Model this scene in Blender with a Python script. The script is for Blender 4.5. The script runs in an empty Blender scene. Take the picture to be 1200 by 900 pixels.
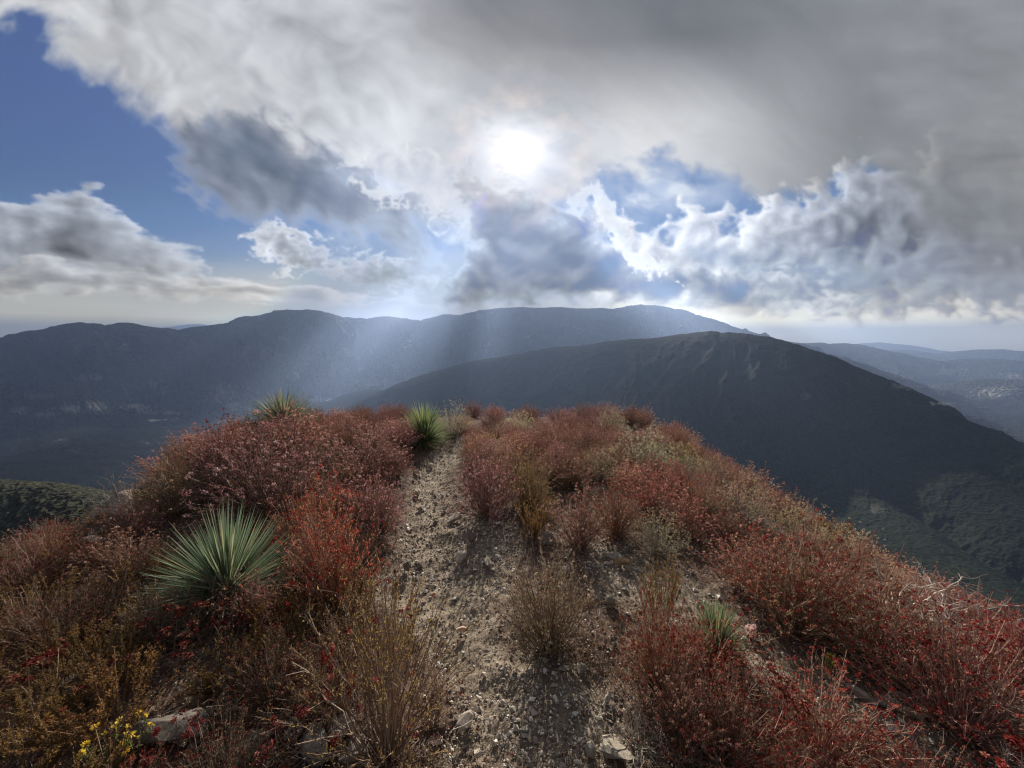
import numpy as np
SKY_STRENGTH=.05; SUN_ENERGY=5.; HAZE_COL=(.46,.62,.98); HAZE_DENS=1.5e-4; HAZE_G=.42; HAZE_TOP=400.; USE_HAZE=True; EXPOSURE=.8
import bpy, math
F=436.; PITCH=math.radians(6.8); EYE=1.65
CP,SP=math.cos(PITCH),math.sin(PITCH)
def ray(px,py):
    """horizontal unit vector and slope of the sight line through a picture point"""
    X=px-600.; U=450.-py
    y=F*CP+U*SP; z=-F*SP+U*CP
    h=math.hypot(X,y); return X/h,y/h,z/h
def chart(dx,dy,dz):
    """direction (numpy) -> sky chart coordinates around the heading"""
    f=dy*CP-dz*SP; u=dy*SP+dz*CP
    f=np.maximum(f,1e-3)
    return 600+F*dx/f, 450-F*u/f
sc=bpy.context.scene; COL=sc.collection
def link(o): COL.objects.link(o); return o
def mesh_np(name,V,Fc,mat=None,smooth=True):
    """V (n,3); Fc (m,k) k=3/4"""
    me=bpy.data.meshes.new(name); V=np.ascontiguousarray(V,np.float32); Fc=np.ascontiguousarray(Fc,np.int32)
    m,k=Fc.shape
    me.vertices.add(len(V)); me.vertices.foreach_set('co',V.ravel())
    me.loops.add(m*k); me.loops.foreach_set('vertex_index',Fc.ravel())
    me.polygons.add(m); me.polygons.foreach_set('loop_start',np.arange(0,m*k,k,dtype=np.int32))
    try: me.polygons.foreach_set('loop_total',np.full(m,k,np.int32))
    except Exception: pass
    me.polygons.foreach_set('use_smooth',np.full(m,smooth))
    me.update(calc_edges=True)
    if mat: me.materials.append(mat)
    return me
def obj(name,me,parent=None,loc=None,**kw):
    o=bpy.data.objects.new(name,me); link(o)
    if parent: o.parent=parent
    if loc is not None: o.location=loc
    for k,v in kw.items(): o[k]=v
    return o
def grid_faces(n,m,wrap=False):
    i=np.arange(n-1)[:,None]; j=np.arange(m-1)[None]
    a=i*m+j
    return np.stack([a,a+1,a+m+1,a+m],-1).reshape(-1,4)
# ---- node helpers
class NT:
    def __init__(s,name,disp=False):
        s.m=bpy.data.materials.new(name); s.m.use_nodes=True; s.t=s.m.node_tree; s.t.nodes.clear()
        s.out=s.t.nodes.new('ShaderNodeOutputMaterial')
    def n(s,typ,ins=None,**kw):
        nd=s.t.nodes.new('ShaderNode'+typ)
        for k,v in kw.items(): setattr(nd,k,v)
        for k,v in (ins or {}).items():
            sk=nd.inputs[k]
            if isinstance(v,bpy.types.NodeSocket): s.t.links.new(v,sk)
            else: sk.default_value=v
        return nd
    def noise(s,vec,scale,detail=5,rough=.55,dist=0.): return s.n('TexNoise',{'Vector':vec,'Scale':scale,'Detail':detail,'Roughness':rough,'Distortion':dist}).outputs['Fac']
    def ramp(s,fac,stops,interp='LINEAR'):
        nd=s.n('ValToRGB',{'Fac':fac}); cr=nd.color_ramp; cr.interpolation=interp
        while len(cr.elements)<len(stops): cr.elements.new(.5)
        for e,(p,c) in zip(cr.elements,stops):
            e.position=p; e.color=(c,c,c,1) if not hasattr(c,'__len__') else tuple(c)+(1,)
        return nd.outputs['Color']
    def mix(s,f,a,b,bt='MIX'):
        nd=s.n('Mix',data_type='RGBA',blend_type=bt)
        for i,v in ((0,f),(6,a),(7,b)):
            if isinstance(v,bpy.types.NodeSocket): s.t.links.new(v,nd.inputs[i])
            else: nd.inputs[i].default_value=v if i==0 else tuple(v)+(1,)
        return nd.outputs[2]
    def math(s,op,a,b=0.,c=0.,clamp=False):
        nd=s.n('Math',operation=op); nd.use_clamp=clamp
        for i,v in enumerate((a,b,c)):
            if isinstance(v,bpy.types.NodeSocket): s.t.links.new(v,nd.inputs[i])
            else: nd.inputs[i].default_value=v
        return nd.outputs[0]
    def geo(s): return s.n('NewGeometry')
    def attr(s,name,out='Fac'): return s.n('Attribute',attribute_name=name).outputs[out]
    def bump(s,h,strength=.5,dist=.01): return s.n('Bump',{'Height':h,'Strength':strength,'Distance':dist}).outputs[0]
    def done(s,col,rough=.9,normal=None,spec=.2,trans=None,**kw):
        ins={'Base Color':col if isinstance(col,bpy.types.NodeSocket) else tuple(col)+(1,),'Roughness':rough,'Specular IOR Level':spec}
        if normal is not None: ins['Normal']=normal
        p=s.n('BsdfPrincipled',ins); o=p.outputs[0]
        if trans:
            tr=s.n('BsdfTranslucent',{'Color':ins['Base Color']})
            if normal is not None: s.t.links.new(normal,tr.inputs['Normal'])
            o=s.n('MixShader',{0:trans,1:p.outputs[0],2:tr.outputs[0]}).outputs[0]
        s.t.links.new(o,s.out.inputs['Surface']); return s.m
_r=np.random.default_rng(7)
_t=_r.random((512,512)).astype(np.float32)*6.2831853
_GX=np.cos(_t)*1.5; _GY=np.sin(_t)*1.5
def pn(x,y,s=0):
    x=np.asarray(x,np.float32); y=np.asarray(y,np.float32)
    x0=np.floor(x); y0=np.floor(y); fx=x-x0; fy=y-y0
    ix=(x0.astype(np.int32)+s*37)&511; iy=(y0.astype(np.int32)+s*91)&511
    jx=(ix+1)&511; jy=(iy+1)&511
    u=fx*fx*fx*(fx*(fx*6-15)+10); v=fy*fy*fy*(fy*(fy*6-15)+10)
    a=_GX[iy,ix]*fx+_GY[iy,ix]*fy
    b=_GX[iy,jx]*(fx-1)+_GY[iy,jx]*fy
    c=_GX[jy,ix]*fx+_GY[jy,ix]*(fy-1)
    d=_GX[jy,jx]*(fx-1)+_GY[jy,jx]*(fy-1)
    return a+(b-a)*u+(c-a)*v+(a-b-c+d)*u*v
def fbm(x,y,o=5,s=0,g=.5,l=2.03):
    r=0;a=1;t=0
    for k in range(o):
        r=r+a*pn(x,y,s+k*17); t+=a; a*=g; x=x*l+3.7; y=y*l+1.3
    return r/t*1.6
def billow(x,y,o=5,s=0,g=.5,l=2.05):
    r=0;a=1;t=0
    for k in range(o):
        r=r+a*(1-2*np.abs(pn(x,y,s+k*17))); t+=a; a*=g; x=x*l+3.7; y=y*l+1.3
    return r/t      # ~0.2..1
def sm(a,b,x):
    t=np.clip((x-a)/(b-a),0,1); return t*t*(3-2*t)
def lin(c):
    c=np.asarray(c,float)/255.; return np.where(c<.04045,c/12.92,((c+.055)/1.055)**2.4)
def poly(x,y,P):
    """signed distance (positive inside) to polygon P"""
    P=np.array(P,float); n=len(P)
    d=np.full(x.shape,1e18); ins=np.zeros(x.shape,bool)
    for i in range(n):
        ax,ay=P[i]; bx,by=P[(i+1)%n]
        ex,ey=bx-ax,by-ay
        t=np.clip(((x-ax)*ex+(y-ay)*ey)/(ex*ex+ey*ey),0,1)
        d=np.minimum(d,(x-ax-t*ex)**2+(y-ay-t*ey)**2)
        c=((ay>y)!=(by>y)); 
        xx=(bx-ax)*(y-ay)/((by-ay) if by!=ay else 1e-9)+ax
        ins^=c&(x<xx)
    return np.where(ins,1,-1)*np.sqrt(d)
def paint_sky(x,y):
    """x,y chart coordinates. returns premultiplied linear rgb, alpha"""
    C=np.zeros(x.shape+(3,)); A=np.zeros(x.shape)
    def over(col,a,opq=1.):
        nonlocal C,A
        a=np.clip(a,0,1)
        C=C*(1-a[...,None])+col*a[...,None]; A=1-(1-A)*(1-a*opq)
    R=np.hypot(x-604,(y-182)*1.05)
    S=np.exp(-R/150.)                       # closeness to sun
    # warps
    h=float(x[0,1]-x[0,0])
    wx=fbm(x/150,y/110,3,11); wy=fbm(x/150,y/110,3,57)
    fx_=fbm(x/34,y/26,4,301,.55); fy_=fbm(x/34,y/26,4,411,.55)
    X=x+wx*15+fx_*5; Y=y+wy*10+fy_*4
    fx=fbm(x/30,y/26,5,301,.6); fy=fbm(x/30,y/26,5,411,.6)
    rx=(604-x)/np.maximum(R,1); ry=(182-y)/np.maximum(R,1)
    def relief(n,w=1.):
        n=n.astype(np.float32)
        o=n
        for sg,wt in ((2,.35),(5,.65)):
            m=n
            for _ in range(2):
                for ax in (0,1):
                    c=np.cumsum(np.pad(m,[(sg+1,sg) if q==ax else (0,0) for q in (0,1)],mode='edge'),axis=ax)
                    m=(np.take(c,range(2*sg+1,c.shape[ax]),ax)-np.take(c,range(0,c.shape[ax]-2*sg-1),ax))/(2*sg+1)
            o=m*wt if sg==2 else o+m*wt
        gy,gx=np.gradient(o); return -(gx*rx+gy*ry)/h*w      # >0 on the side that faces the sun
    def lay(P,scale,soft,amp,seed,thin,dark,bright,asp=.8,oct=7,fine=1.0,kind='b',k=2.0,a0=1.0,rot=0,rel=.5,edge=.5,off=.0):
        sd=poly(X,Y,P)/soft
        c,s=np.cos(rot),np.sin(rot)
        px,py=x+wx*5,y+wy*4
        cx,cy=px*c+py*s,-px*s+py*c
        n=fbm(cx/scale,cy/(scale*asp),oct,seed,.56)
        if kind=='b':
            bl=billow(cx/(scale*.5),cy/(scale*.5*asp),oct,seed+5,.52); n=n*.6+(bl-bl.mean())*1.1
        d=sd+n*amp+off
        a=sm(-.05,edge,d)*a0
        lowf=(1+.55*fbm(cx/(scale*2.2),cy/(scale*1.3),3,seed+9))[...,None]
        T=np.exp(-np.clip(d*thin,0,8)*k)
        T=np.clip(T+np.clip(relief(n,scale*rel*.45),-.35,.4)*(.3+.7*T),0,1.2)
        over(np.clip(dark*lowf+(bright-dark*lowf)*T[...,None],0,9),a,1-.75*np.clip(T,0,1))
    base=lambda c: lin(c)+np.zeros(x.shape+(3,))
    def mixc(c1,c2,t): return lin(c1)*(1-t[...,None])+lin(c2)*t[...,None]
    glow=lin([255,238,208])
    # horizon veil
    hz=sm(250,372,y+fbm(x/300,y/40,3,5)*10)
    hc=mixc([186,190,192],[205,202,192],sm(150,620,x))
    hc=hc*(1-sm(330,400,y)[...,None]*.25*(1-sm(100,400,x))[...,None])
    over(hc,hz*.95)
    # high thin veil tinting
    over(mixc([150,170,200],[190,200,215],S*2), (.02+.35*np.clip(S*1.5,0,1))*np.clip(.6+fbm(x/150,y/70,5,77),0,1))
    over(mixc([34,74,142],[34,74,142],x*0),.42*sm(430,220,x)*sm(330,180,y))
    # --- left stratus bank
    br=mixc([196,197,199],[236,232,226],sm(100,520,x))
    dk=mixc([116,124,136],[150,155,160],sm(0,520,x))
    lay([(-900,250),(30,238),(60,222),(100,215),(125,240),(200,285),(260,318),(330,330),(340,352),(200,348),(100,338),(-900,344)],90,26,1.1,21,.55,dk,br,asp=.28,kind='f',rot=.12,k=1.6)
    lay([(-900,312),(60,314),(200,322),(420,345),(530,350),(525,360),(300,352),(-900,332)],70,14,1.2,31,.5,dk*.85,br,asp=.25,kind='f',k=1.5)
    # --- small cumulus above left ranges
    brc=mixc([225,222,218],[255,250,240],S*1.6)
    dkc=mixc([112,120,132],[140,148,160],sm(300,560,x))
    lay([(395,305),(440,292),(490,300),(520,318),(500,345),(420,345),(385,330)],46,20,1.0,43,.55,dkc,brc,asp=.6,k=1.5)
    lay([(285,270),(300,262),(330,262),(370,280),(400,305),(395,330),(340,325),(300,305)],44,17,1.1,47,.6,dkc,brc,asp=.7,k=1.6)
    # --- high overcast sheet
    u=(x*.85+y*.53); v=(-x*.53+y*.85)
    st=fbm(u/330+wx*.25,v/62+wy*.3,6,91,.55)
    n2=fbm(u/130+wx*.5,v/60+wy*.5,7,95,.55)
    rl=relief(n2+.5*st,22.)
    topdark=sm(190,10,y+np.abs(x-690)*.12)*sm(380,600,x)
    shc=mixc([180,181,183],[84,85,88],np.clip(topdark*1.15,0,1))
    rt=sm(760,1050,x)
    shc=shc*(1-rt[...,None])+mixc([128,131,134],[120,123,126],sm(900,1200,x))*rt[...,None]
    shc=shc*(1+.30*(st*.6+n2*.5)*(.55+.45*sm(900,500,x))*1.25+np.clip(rl,-.3,.3)*.5*sm(680,350,x))[...,None]*(1+.10*np.clip(1-x/400,0,1))[...,None]
    lowb=sm(70,175,y)*sm(270,420,x)*(1-sm(760,960,x))
    shc=shc*(1+lowb*.35)[...,None]
    shc=shc+glow*(np.exp(-R/50.)*.12+np.exp(-(np.hypot(x-585,(y-150)*1.25)/190.)**1.6)*.15)[...,None]*np.array([1.06,.98,.84])
    sheet=[(-900,-900),(2100,-900),(2100,330),(1200,240),(1010,205),(930,230),(885,236),(842,222),(775,192),(742,204),(700,226),(640,250),(560,290),(520,262),(480,250),(430,230),(380,205),(330,205),(300,170),(250,140),(225,165),(150,118),(90,75),(40,38),(-10,30),(-200,-40),(-900,-200)]
    sd=poly(X+fx*9,Y+fy*9,sheet)
    d=sd/30+.9*fbm(x/70+wx*.5,y/60+wy*.5,6,97)
    a=sm(-.35,.9,d)
    shc=shc*(1-.35*np.exp(-np.clip(sd/30,-1,9)*.6)*sm(180,300,x)*sm(600,420,x))[...,None]
    over(shc*(1+.22*np.exp(-np.clip(d,0,9)*1.2)[...,None]*sm(500,200,x)[...,None]),a,1-.4*np.exp(-(R/60)**2))
    # blue ragged holes in the veil right of the sun
    gv=np.exp(-((x-770)/75.)**2-((y-225)/34.)**2)
    over(mixc([170,178,190],[215,216,214],np.clip(.5+fbm(x/40,y/26,6,199)*1.2,0,1)),gv*np.clip(.42+1.2*fbm(x/62+wx*.4,y/34+wy*.4,6,201),0,.9),.6)
    # --- dark cumulus left of sun
    dd=mixc([84,96,116],[112,124,150],sm(300,560,x))
    bb=mixc([190,190,192],[250,245,235],sm(300,540,x))
    lay([(200,150),(250,125),(310,125),(360,160),(410,185),(470,205),(510,225),(560,240),(545,262),(500,258),(520,315),(490,312),(450,285),(420,290),(370,270),(300,262),(250,240),(215,200)],120,30,.9,101,.8,dd,bb,asp=.5,k=1.6,rot=.55,edge=1.2,off=.35,rel=.10)
    # bright ragged edges close to the sun, left
    lay([(400,195),(450,170),(500,165),(545,180),(560,220),(555,262),(520,255),(470,235),(430,225)],60,26,1.3,113,.5,mixc([150,160,180],[200,205,215],S*2),mixc([215,212,208],[235,232,226],S*2),asp=.9,k=1.2,a0=.85)
    # --- right cumulus wall
    dr=mixc([126,131,142],[104,111,127],sm(230,330,y))
    dr=dr*(1-.0*y[...,None])
    brr=mixc([205,206,206],[252,248,240],np.clip(1.5*np.exp(-((x-740)/260)**2),0,1))
    brr=mixc([182,182,182],[255,250,240],np.clip(1.35*np.exp(-(np.hypot(x-760,y-250)/190)**2),0,1))
    dk2=mixc([96,100,108],[146,154,168],np.exp(-(np.hypot(x-760,y-250)/120)**2))
    dk2=dk2*(1-.22*sm(250,350,y))[...,None]
    lay([(700,262),(740,246),(775,258),(810,236),(850,246),(880,240),(930,232),(975,200),(1010,180),(1060,185),(1110,160),(2100,100),(2100,392),(1200,388),(1060,378),(1000,372),(760,362),(690,345)],105,38,1.2,131,.45,dk2,brr,asp=.8,k=2.0,rel=.42,edge=.6)
    # second shelf, lower right
    lay([(870,300),(1000,290),(1200,250),(2100,200),(2100,386),(1200,384),(1060,374),(1000,372),(900,368),(800,362),(780,330)],100,40,1.1,137,.6,mixc([96,106,128],[104,109,122],sm(800,1150,x)),mixc([158,164,172],[150,152,158],S),asp=.45,k=1.6,edge=1.)
    gm=sm(960,1130,x+fbm(x/60,y/50,4,191)*60)*sm(345,225,y+fbm(x/70,y/40,4,193)*45)
    over(mixc([140,143,147],[116,120,126],sm(180,330,y+fbm(x/130,y/40,5,195)*60))*(1+.24*fbm(x/150+wx*.3,y/42,6,197))[...,None],gm*.88)
    # cloud mass below the sun
    dm=mixc([78,90,114],[126,134,150],np.exp(-(R/90)**2))
    dm=dm*(1-.10*sm(320,250,y)[...,None]*0)
    bm=mixc([215,215,215],[240,238,232],S*2)
    lay([(535,185),(600,208),(640,232),(668,236),(692,250),(712,272),(740,290),(765,306),(830,306),(920,320),(1000,338),(1010,372),(800,368),(640,366),(515,362),(500,348),(530,318),(552,292),(540,262),(545,235),(515,212)],75,26,.8,151,.85,dm,bm,asp=.8,k=2.0,rel=.28)
    lay([(655,228),(690,215),(720,238),(745,262),(775,300),(790,330),(765,330),(730,292),(700,262),(668,250)],40,20,1.3,157,.55,mixc([160,168,186],[200,205,212],S*2),mixc([250,246,238],[240,238,232],S*2),asp=1.,k=1.2,a0=.9,fine=1.6)
    # bright slit above the ranges
    sl=sm(352,366,y+fbm(x/40,y/12,4,163)*7)*sm(430,560,x)*(1-sm(800,940,x))
    over(mixc([190,188,182],[226,220,205],sm(520,700,x)),sl*.9)
    sr=sm(368,392,y+fbm(x/55,y/16,5,167)*13)*sm(760,930,x)
    over(mixc([214,210,200],[180,182,182],sm(392,418,y)),sr*.92)
    # sun itself behind thin cloud, warm corona fringe
    wsp=.75+.5*fbm(x/40,y/30,5,171)
    Rw=R*(1+.55*fbm(x/38.,y/30.,4,185)); g=np.exp(-(R/10.)**2)*3+np.exp(-(R*.5+Rw*.5)/19.)*.62+np.exp(-(Rw/60.)**1.3)*.20*wsp
    ring=np.exp(-((R-68)/20.)**2)*np.clip(.35+fbm(x/35,y/30,4,173),0,1)*.35
    ring2=np.exp(-((R-95)/14.)**2)*.03
    g=g*(1-.75*sm(.0,.55,fbm(x/34.+3,y/15.,5,187))*sm(9,26,R))
    gl=glow*g[...,None]+lin([255,205,160])*ring[...,None]*.85+lin([170,200,255])*ring2[...,None]
    gl=gl*sm(390,330,y)[...,None]
    C=C+gl
    # fade to what is out of the chart is done by the caller
    A0=A.copy()
    # wedges opened in the cloud cover, added to shape the sun beams
    ph=np.degrees(np.arctan2(y-182,x-604))          # 90 = straight down
    rag=.8+.4*fbm(ph/9.,R/400.,3,181)
    w1=np.exp(-((ph-126)/12.)**2)*sm(6,32,R)*(1-sm(120,215,R))*1.1
    w2=np.exp(-((ph-44)/8.)**2)*sm(24,50,R)*(1-sm(120,260,R))*1.1
    w3=np.exp(-((ph-97)/5.)**2)*sm(15,40,R)*(1-sm(90,160,R))*.35
    ww=np.clip((w1+w2+w3)*rag,0,.92)*(1-.8*sm(300,350,y)); A=A*(1-ww)
    C=C*(1-.38*np.exp(-((R-70)/50.)**2))[...,None]
    C=C*(1-.38*np.exp(-((x-475)/80.)**2-((y-325)/42.)**2))[...,None]
    w4=np.exp(-((x-880)/170.)**2-((y-305)/60.)**2)*.92; w5=np.exp(-((x-745)/40.)**2-((y-300)/40.)**2)*.3  # w4 opens the cover further so sun reaches the far right hills
    A=A*(1-np.maximum(w4,w5)*rag.clip(.5,1.1))
    Rs=np.hypot((x-604)*(1+.25*np.sign(x-604)),y-182)*(1+.5*fbm(x/26.,y/17.,4,189)*sm(5,18,R)); A=A*(1-.97*np.exp(-(Rs/21.)**4))
    C=C-((A0-A)*(1+2.5*np.exp(-R/90.)))[...,None]*np.array([.05,.10,.19])
    C=np.maximum(C,.02)
    return np.clip(C,0,8),np.clip(A,0,1)
# ================= sky: clouds on a far shell, blue from the sky texture =================
SUN_AZ=math.radians(.5); _x,_y,_s=ray(604,182); SUN_EL=math.atan(_s)
def build_sky():
    st=1.5
    gx,gy=np.meshgrid(np.arange(-300,1501,st,dtype=float),np.arange(-330,441,st,dtype=float))
    C,A=paint_sky(gx,gy)
    RH,UP,DN=34000.,2500.,3000.
    u=np.concatenate([-np.tan(np.radians(np.linspace(88,57,14)))*F,np.arange(-645,646,1.2),np.tan(np.radians(np.linspace(57,88,14)))*F])
    az=np.arctan(u/F); back=np.linspace(az[-1],2*np.pi+az[0],24)[1:]
    az=np.concatenate([az,back])
    el=np.radians(np.concatenate([[-89,-60,-30,-12,-7],np.arange(-3.5,43,.115),[44,47,51,56,62,70,80,89.9]]))
    AZ,EL=np.meshgrid(az,el)
    dx,dy,dz=np.sin(AZ)*np.cos(EL),np.cos(AZ)*np.cos(EL),np.sin(EL)
    cx,cy=chart(dx,dy,dz)
    f=dy*CP-dz*SP
    # bilinear lookup in the chart
    ix=np.clip((cx+300)/st,0,gx.shape[1]-1.001); iy=np.clip((cy+330)/st,0,gx.shape[0]-1.001)
    i0=ix.astype(int); j0=iy.astype(int); fx=(ix-i0)[...,None]; fy=(iy-j0)[...,None]
    D=np.concatenate([C,A[...,None]],-1)
    S_=D[j0,i0]*(1-fx)*(1-fy)+D[j0,i0+1]*fx*(1-fy)+D[j0+1,i0]*(1-fx)*fy+D[j0+1,i0+1]*fx*fy
    # beyond the chart: an even broken cover
    g=.5+.5*fbm(AZ*6,EL*9,5,7); gen=np.stack([(.22+.16*g)*.62,(.24+.15*g)*.62,(.28+.13*g)*.62,np.full_like(g,.85)],-1)
    w=sm(1500,1800,np.abs(cx-600)+900)*1.0
    w=np.maximum(w,sm(200,420,-cy)); w=np.where(f<.15,1.,w)[...,None]
    S_=S_*(1-w)+gen*w; S_[...,:3]*=2**-EXPOSURE
    # what stands behind the air has to be seen through it
    tau=HAZE_DENS*np.minimum(HAZE_TOP/np.maximum(dz,.005),15000.); T_=np.exp(-tau)[...,None]; hr=np.array([.09,.13,.21])
    c_=S_[...,:3]; S_[...,:3]=np.where(w<.5,np.clip((c_-hr*(1-T_))/np.maximum(T_,.25),.25*c_,(1.05+2.0*sm(140,330,np.abs(cx-520)))[...,None]*c_),c_)
    t=1/np.sqrt((dx*dx+dy*dy)/RH**2+dz*dz/np.where(dz>0,UP,DN)**2)
    V=np.stack([dx*t,dy*t,dz*t],-1)
    n,m=AZ.shape
    me=mesh_np('sky',V.reshape(-1,3),grid_faces(n,m)[:,::-1])
    at=me.attributes.new('glow','FLOAT_COLOR','POINT'); q=S_.reshape(-1,4).astype(np.float32).copy(); cov=q[:,3].copy(); q[:,3]=1
    at.data.foreach_set('color',q.ravel())
    at=me.attributes.new('cover','FLOAT','POINT'); at.data.foreach_set('value',cov)
    N=NT('cloud_sky')
    e=N.n('Emission',{'Color':N.attr('glow','Color'),'Strength':1.})
    tc=N.math('SUBTRACT',1.,N.attr('cover'),clamp=True)
    tr=N.n('BsdfTransparent',{'Color':tc})
    a=N.n('AddShader',{0:e.outputs[0],1:tr.outputs[0]})
    N.t.links.new(a.outputs[0],N.out.inputs['Surface'])
    try: N.m.cycles.emission_sampling='NONE'
    except Exception: pass
    me.materials.append(N.m)
    return obj('sky',me,kind='structure')
build_sky()
w=bpy.data.worlds.new('World'); sc.world=w; w.use_nodes=True
nt=w.node_tree; bg=nt.nodes['Background']
sk=nt.nodes.new('ShaderNodeTexSky'); sk.sky_type='NISHITA'; sk.sun_disc=False
sk.sun_elevation=SUN_EL; sk.sun_rotation=SUN_AZ; sk.altitude=1200; sk.air_density=.8; sk.dust_density=0.; sk.ozone_density=4.
nt.links.new(sk.outputs[0],bg.inputs['Color']); bg.inputs['Strength'].default_value=SKY_STRENGTH
ld=bpy.data.lights.new('sun','SUN'); ld.energy=SUN_ENERGY; ld.angle=math.radians(.6); ld.color=(1,.93,.82)
lo=link(bpy.data.objects.new('sun',ld)); lo.location=(0,20,40)
from mathutils import Vector
lo.rotation_euler=(-Vector((math.sin(SUN_AZ)*math.cos(SUN_EL),math.cos(SUN_AZ)*math.cos(SUN_EL),math.sin(SUN_EL)))).to_track_quat('-Z','Y').to_euler()
# air
V=np.array([[x,y,z] for x in(-14000,14000) for y in(-14000,14000) for z in(-1500,HAZE_TOP)],float)
hz=mesh_np('haze',V,np.array([[0,1,3,2],[4,6,7,5],[0,4,5,1],[2,3,7,6],[0,2,6,4],[1,5,7,3]]),smooth=False)
N=NT('air'); pv=N.n('VolumePrincipled',{'Color':HAZE_COL+(1,),'Density':HAZE_DENS,'Anisotropy':HAZE_G})
N.t.links.new(pv.outputs[0],N.out.inputs['Volume']); hz.materials.append(N.m)
if USE_HAZE: obj('haze',hz,kind='stuff')
# camera
cd=bpy.data.cameras.new('camera'); cam=link(bpy.data.objects.new('camera',cd)); sc.camera=cam
cd.sensor_width=36; cd.lens=36*F/1200; cd.clip_start=.05; cd.clip_end=90000
cam.location=(0,0,EYE); cam.rotation_euler=(math.pi/2-PITCH,0,0)
sc.view_settings.view_transform='Standard'; sc.view_settings.look='None'; sc.view_settings.exposure=EXPOSURE; sc.view_settings.gamma=1
cy=sc.cycles; cy.use_denoising=True; cy.max_bounces=5; cy.diffuse_bounces=2; cy.glossy_bounces=1; cy.transmission_bounces=2; cy.volume_bounces=0; cy.transparent_max_bounces=12
cy.caustics_reflective=False; cy.caustics_refractive=False
sc.cycles.pixel_filter_type='BLACKMAN_HARRIS'; sc.cycles.filter_width=1.15
# ================= far terrain =================
def crest(P):
    """(px,py,distance) picture bearings -> world crest points"""
    r=[]
    for px,py,d in P:
        a,b,s=ray(px,py); r.append((a*d,b*d,EYE+s*d))
    r=np.array(r); az=np.arctan2(r[:,0],r[:,1]); d=np.hypot(r[:,0],r[:,1])
    # finer ups and downs along the skyline
    t=np.arange(len(r)); tt=np.linspace(0,len(r)-1,(len(r)-1)*4+1); q=np.stack([np.interp(tt,t,r[:,k]) for k in range(3)],1)
    dd=np.hypot(q[:,0],q[:,1]); q[:,2]+=fbm(tt*1.1+dd[0]*.01,tt*0+d[0]*.013,4,17,.6)*dd*.0042
    return q
RIDGES=[ # name, crest, slope, gully size, gully depth
('mountain_range',crest([(-500,410,3600),(-250,400,3600),(-80,399,3600),(0,397,3700),(35,391,3700),(60,384,3750),(95,378,3750),(125,381,3750),(150,379,3750),(190,384,3800),(215,387,3800),(240,381,3800),(262,380,3800),(290,370,3850),(315,369,3850),(330,364,3850),(360,362,3850),(380,366,3900),(400,372,3900),(430,373,3950),(455,370,3950),(475,373,4000),(500,376,4000),(522,368,4050),(545,369,4050),(565,363,4100),(600,361,4100),(650,360,4100),(700,361,4200),(725,361,4200),(750,357,4300),(775,358,4300),(800,364,4300),(830,374,4300),(870,388,4300),(930,402,4300),(1000,430,4300)]),.50,330.,230.),
('hill',crest([(330,520,1600),(380,496,1500),(415,476,1420),(455,455,1350),(500,438,1300),(550,425,1250),(600,415,1200),(650,407,1150),(700,402,1100),(750,397,1050),(800,391,1000),(835,388,960),(860,389,950),(890,393,930),(920,402,900),(950,413,880),(985,430,850),(1020,447,820),(1050,462,800),(1100,489,770),(1150,515,740),(1200,545,700),(1300,600,650),(1450,690,600),(1700,800,600)]),.60,150.,46.),
('hill',crest([(835,389,960),(870,420,880),(900,455,800),(950,515,700),(1000,565,610),(1060,612,530),(1120,655,460),(1200,705,400),(1350,790,330),(1600,900,300)]),.62,100.,26.),
('hill',crest([(900,394,925),(960,440,850),(1030,490,760),(1100,535,680),(1200,590,600),(1350,660,540)]),.60,100.,26.),
('hill',crest([(650,407,1150),(690,430,1020),(740,465,880),(800,520,740),(850,600,600)]),.60,100.,26.),
('hill',crest([(250,540,2000),(330,492,1950),(375,473,1900),(400,464,1880),(430,456,1850),(470,458,1850),(520,470,1850)]),.5,150.,30.),
('far_hills',crest([(880,425,5600),(925,405,5600),(960,401,5600),(1000,404,5600),(1040,412,5600),(1075,420,5700),(1100,424,5800),(1135,421,5800),(1170,421,5800),(1200,422,5800),(1350,415,6000),(1600,420,6000)]),.33,420.,110.),
('far_hills',crest([(930,410,3600),(955,412,3600),(985,421,3500),(1010,431,3400),(1040,447,3300),(1075,468,3200),(1120,500,3000)]),.42,260.,60.),
('far_hills',crest([(1060,478,4200),(1100,462,4200),(1150,446,4200),(1200,442,4200),(1300,440,4200),(1500,450,4200)]),.40,260.,80.),
('distant_hills',crest([(985,410,11000),(1010,403,11000),(1030,401,11000),(1060,405,11000),(1085,412,11000),(1115,417,11500),(1150,411,11500),(1175,411,11500),(1200,414,11500),(1300,409,11500),(1600,414,11500)]),.25,900.,120.),
('far_hills',crest([(900,436,2600),(960,430,2600),(1000,440,2500),(1040,462,2400),(1090,492,2300),(1150,530,2200)]),.45,200.,50.),
('distant_hills',crest([(960,412,8000),(1010,406,8000),(1060,411,8000),(1100,416,8000),(1140,412,8000),(1170,409,8000),(1210,415,8000),(1400,412,8000)]),.25,700.,120.),
('distant_hills',crest([(150,392,11000),(200,384,11000),(215,382,11000),(232,380,11000),(250,385,11000),(280,392,11000)]),.25,900.,60.),
('spur',crest([(-260,590,190),(-120,560,170),(-40,561,150),(20,566,125),(70,577,100),(110,592,80),(150,625,60)]),.7,16.,1.5),
('hill',crest([(-600,600,1300),(-200,575,1250),(0,560,1250),(100,556,1300),(200,552,1400),(300,545,1500)]),.22,160.,26.),
]
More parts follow.
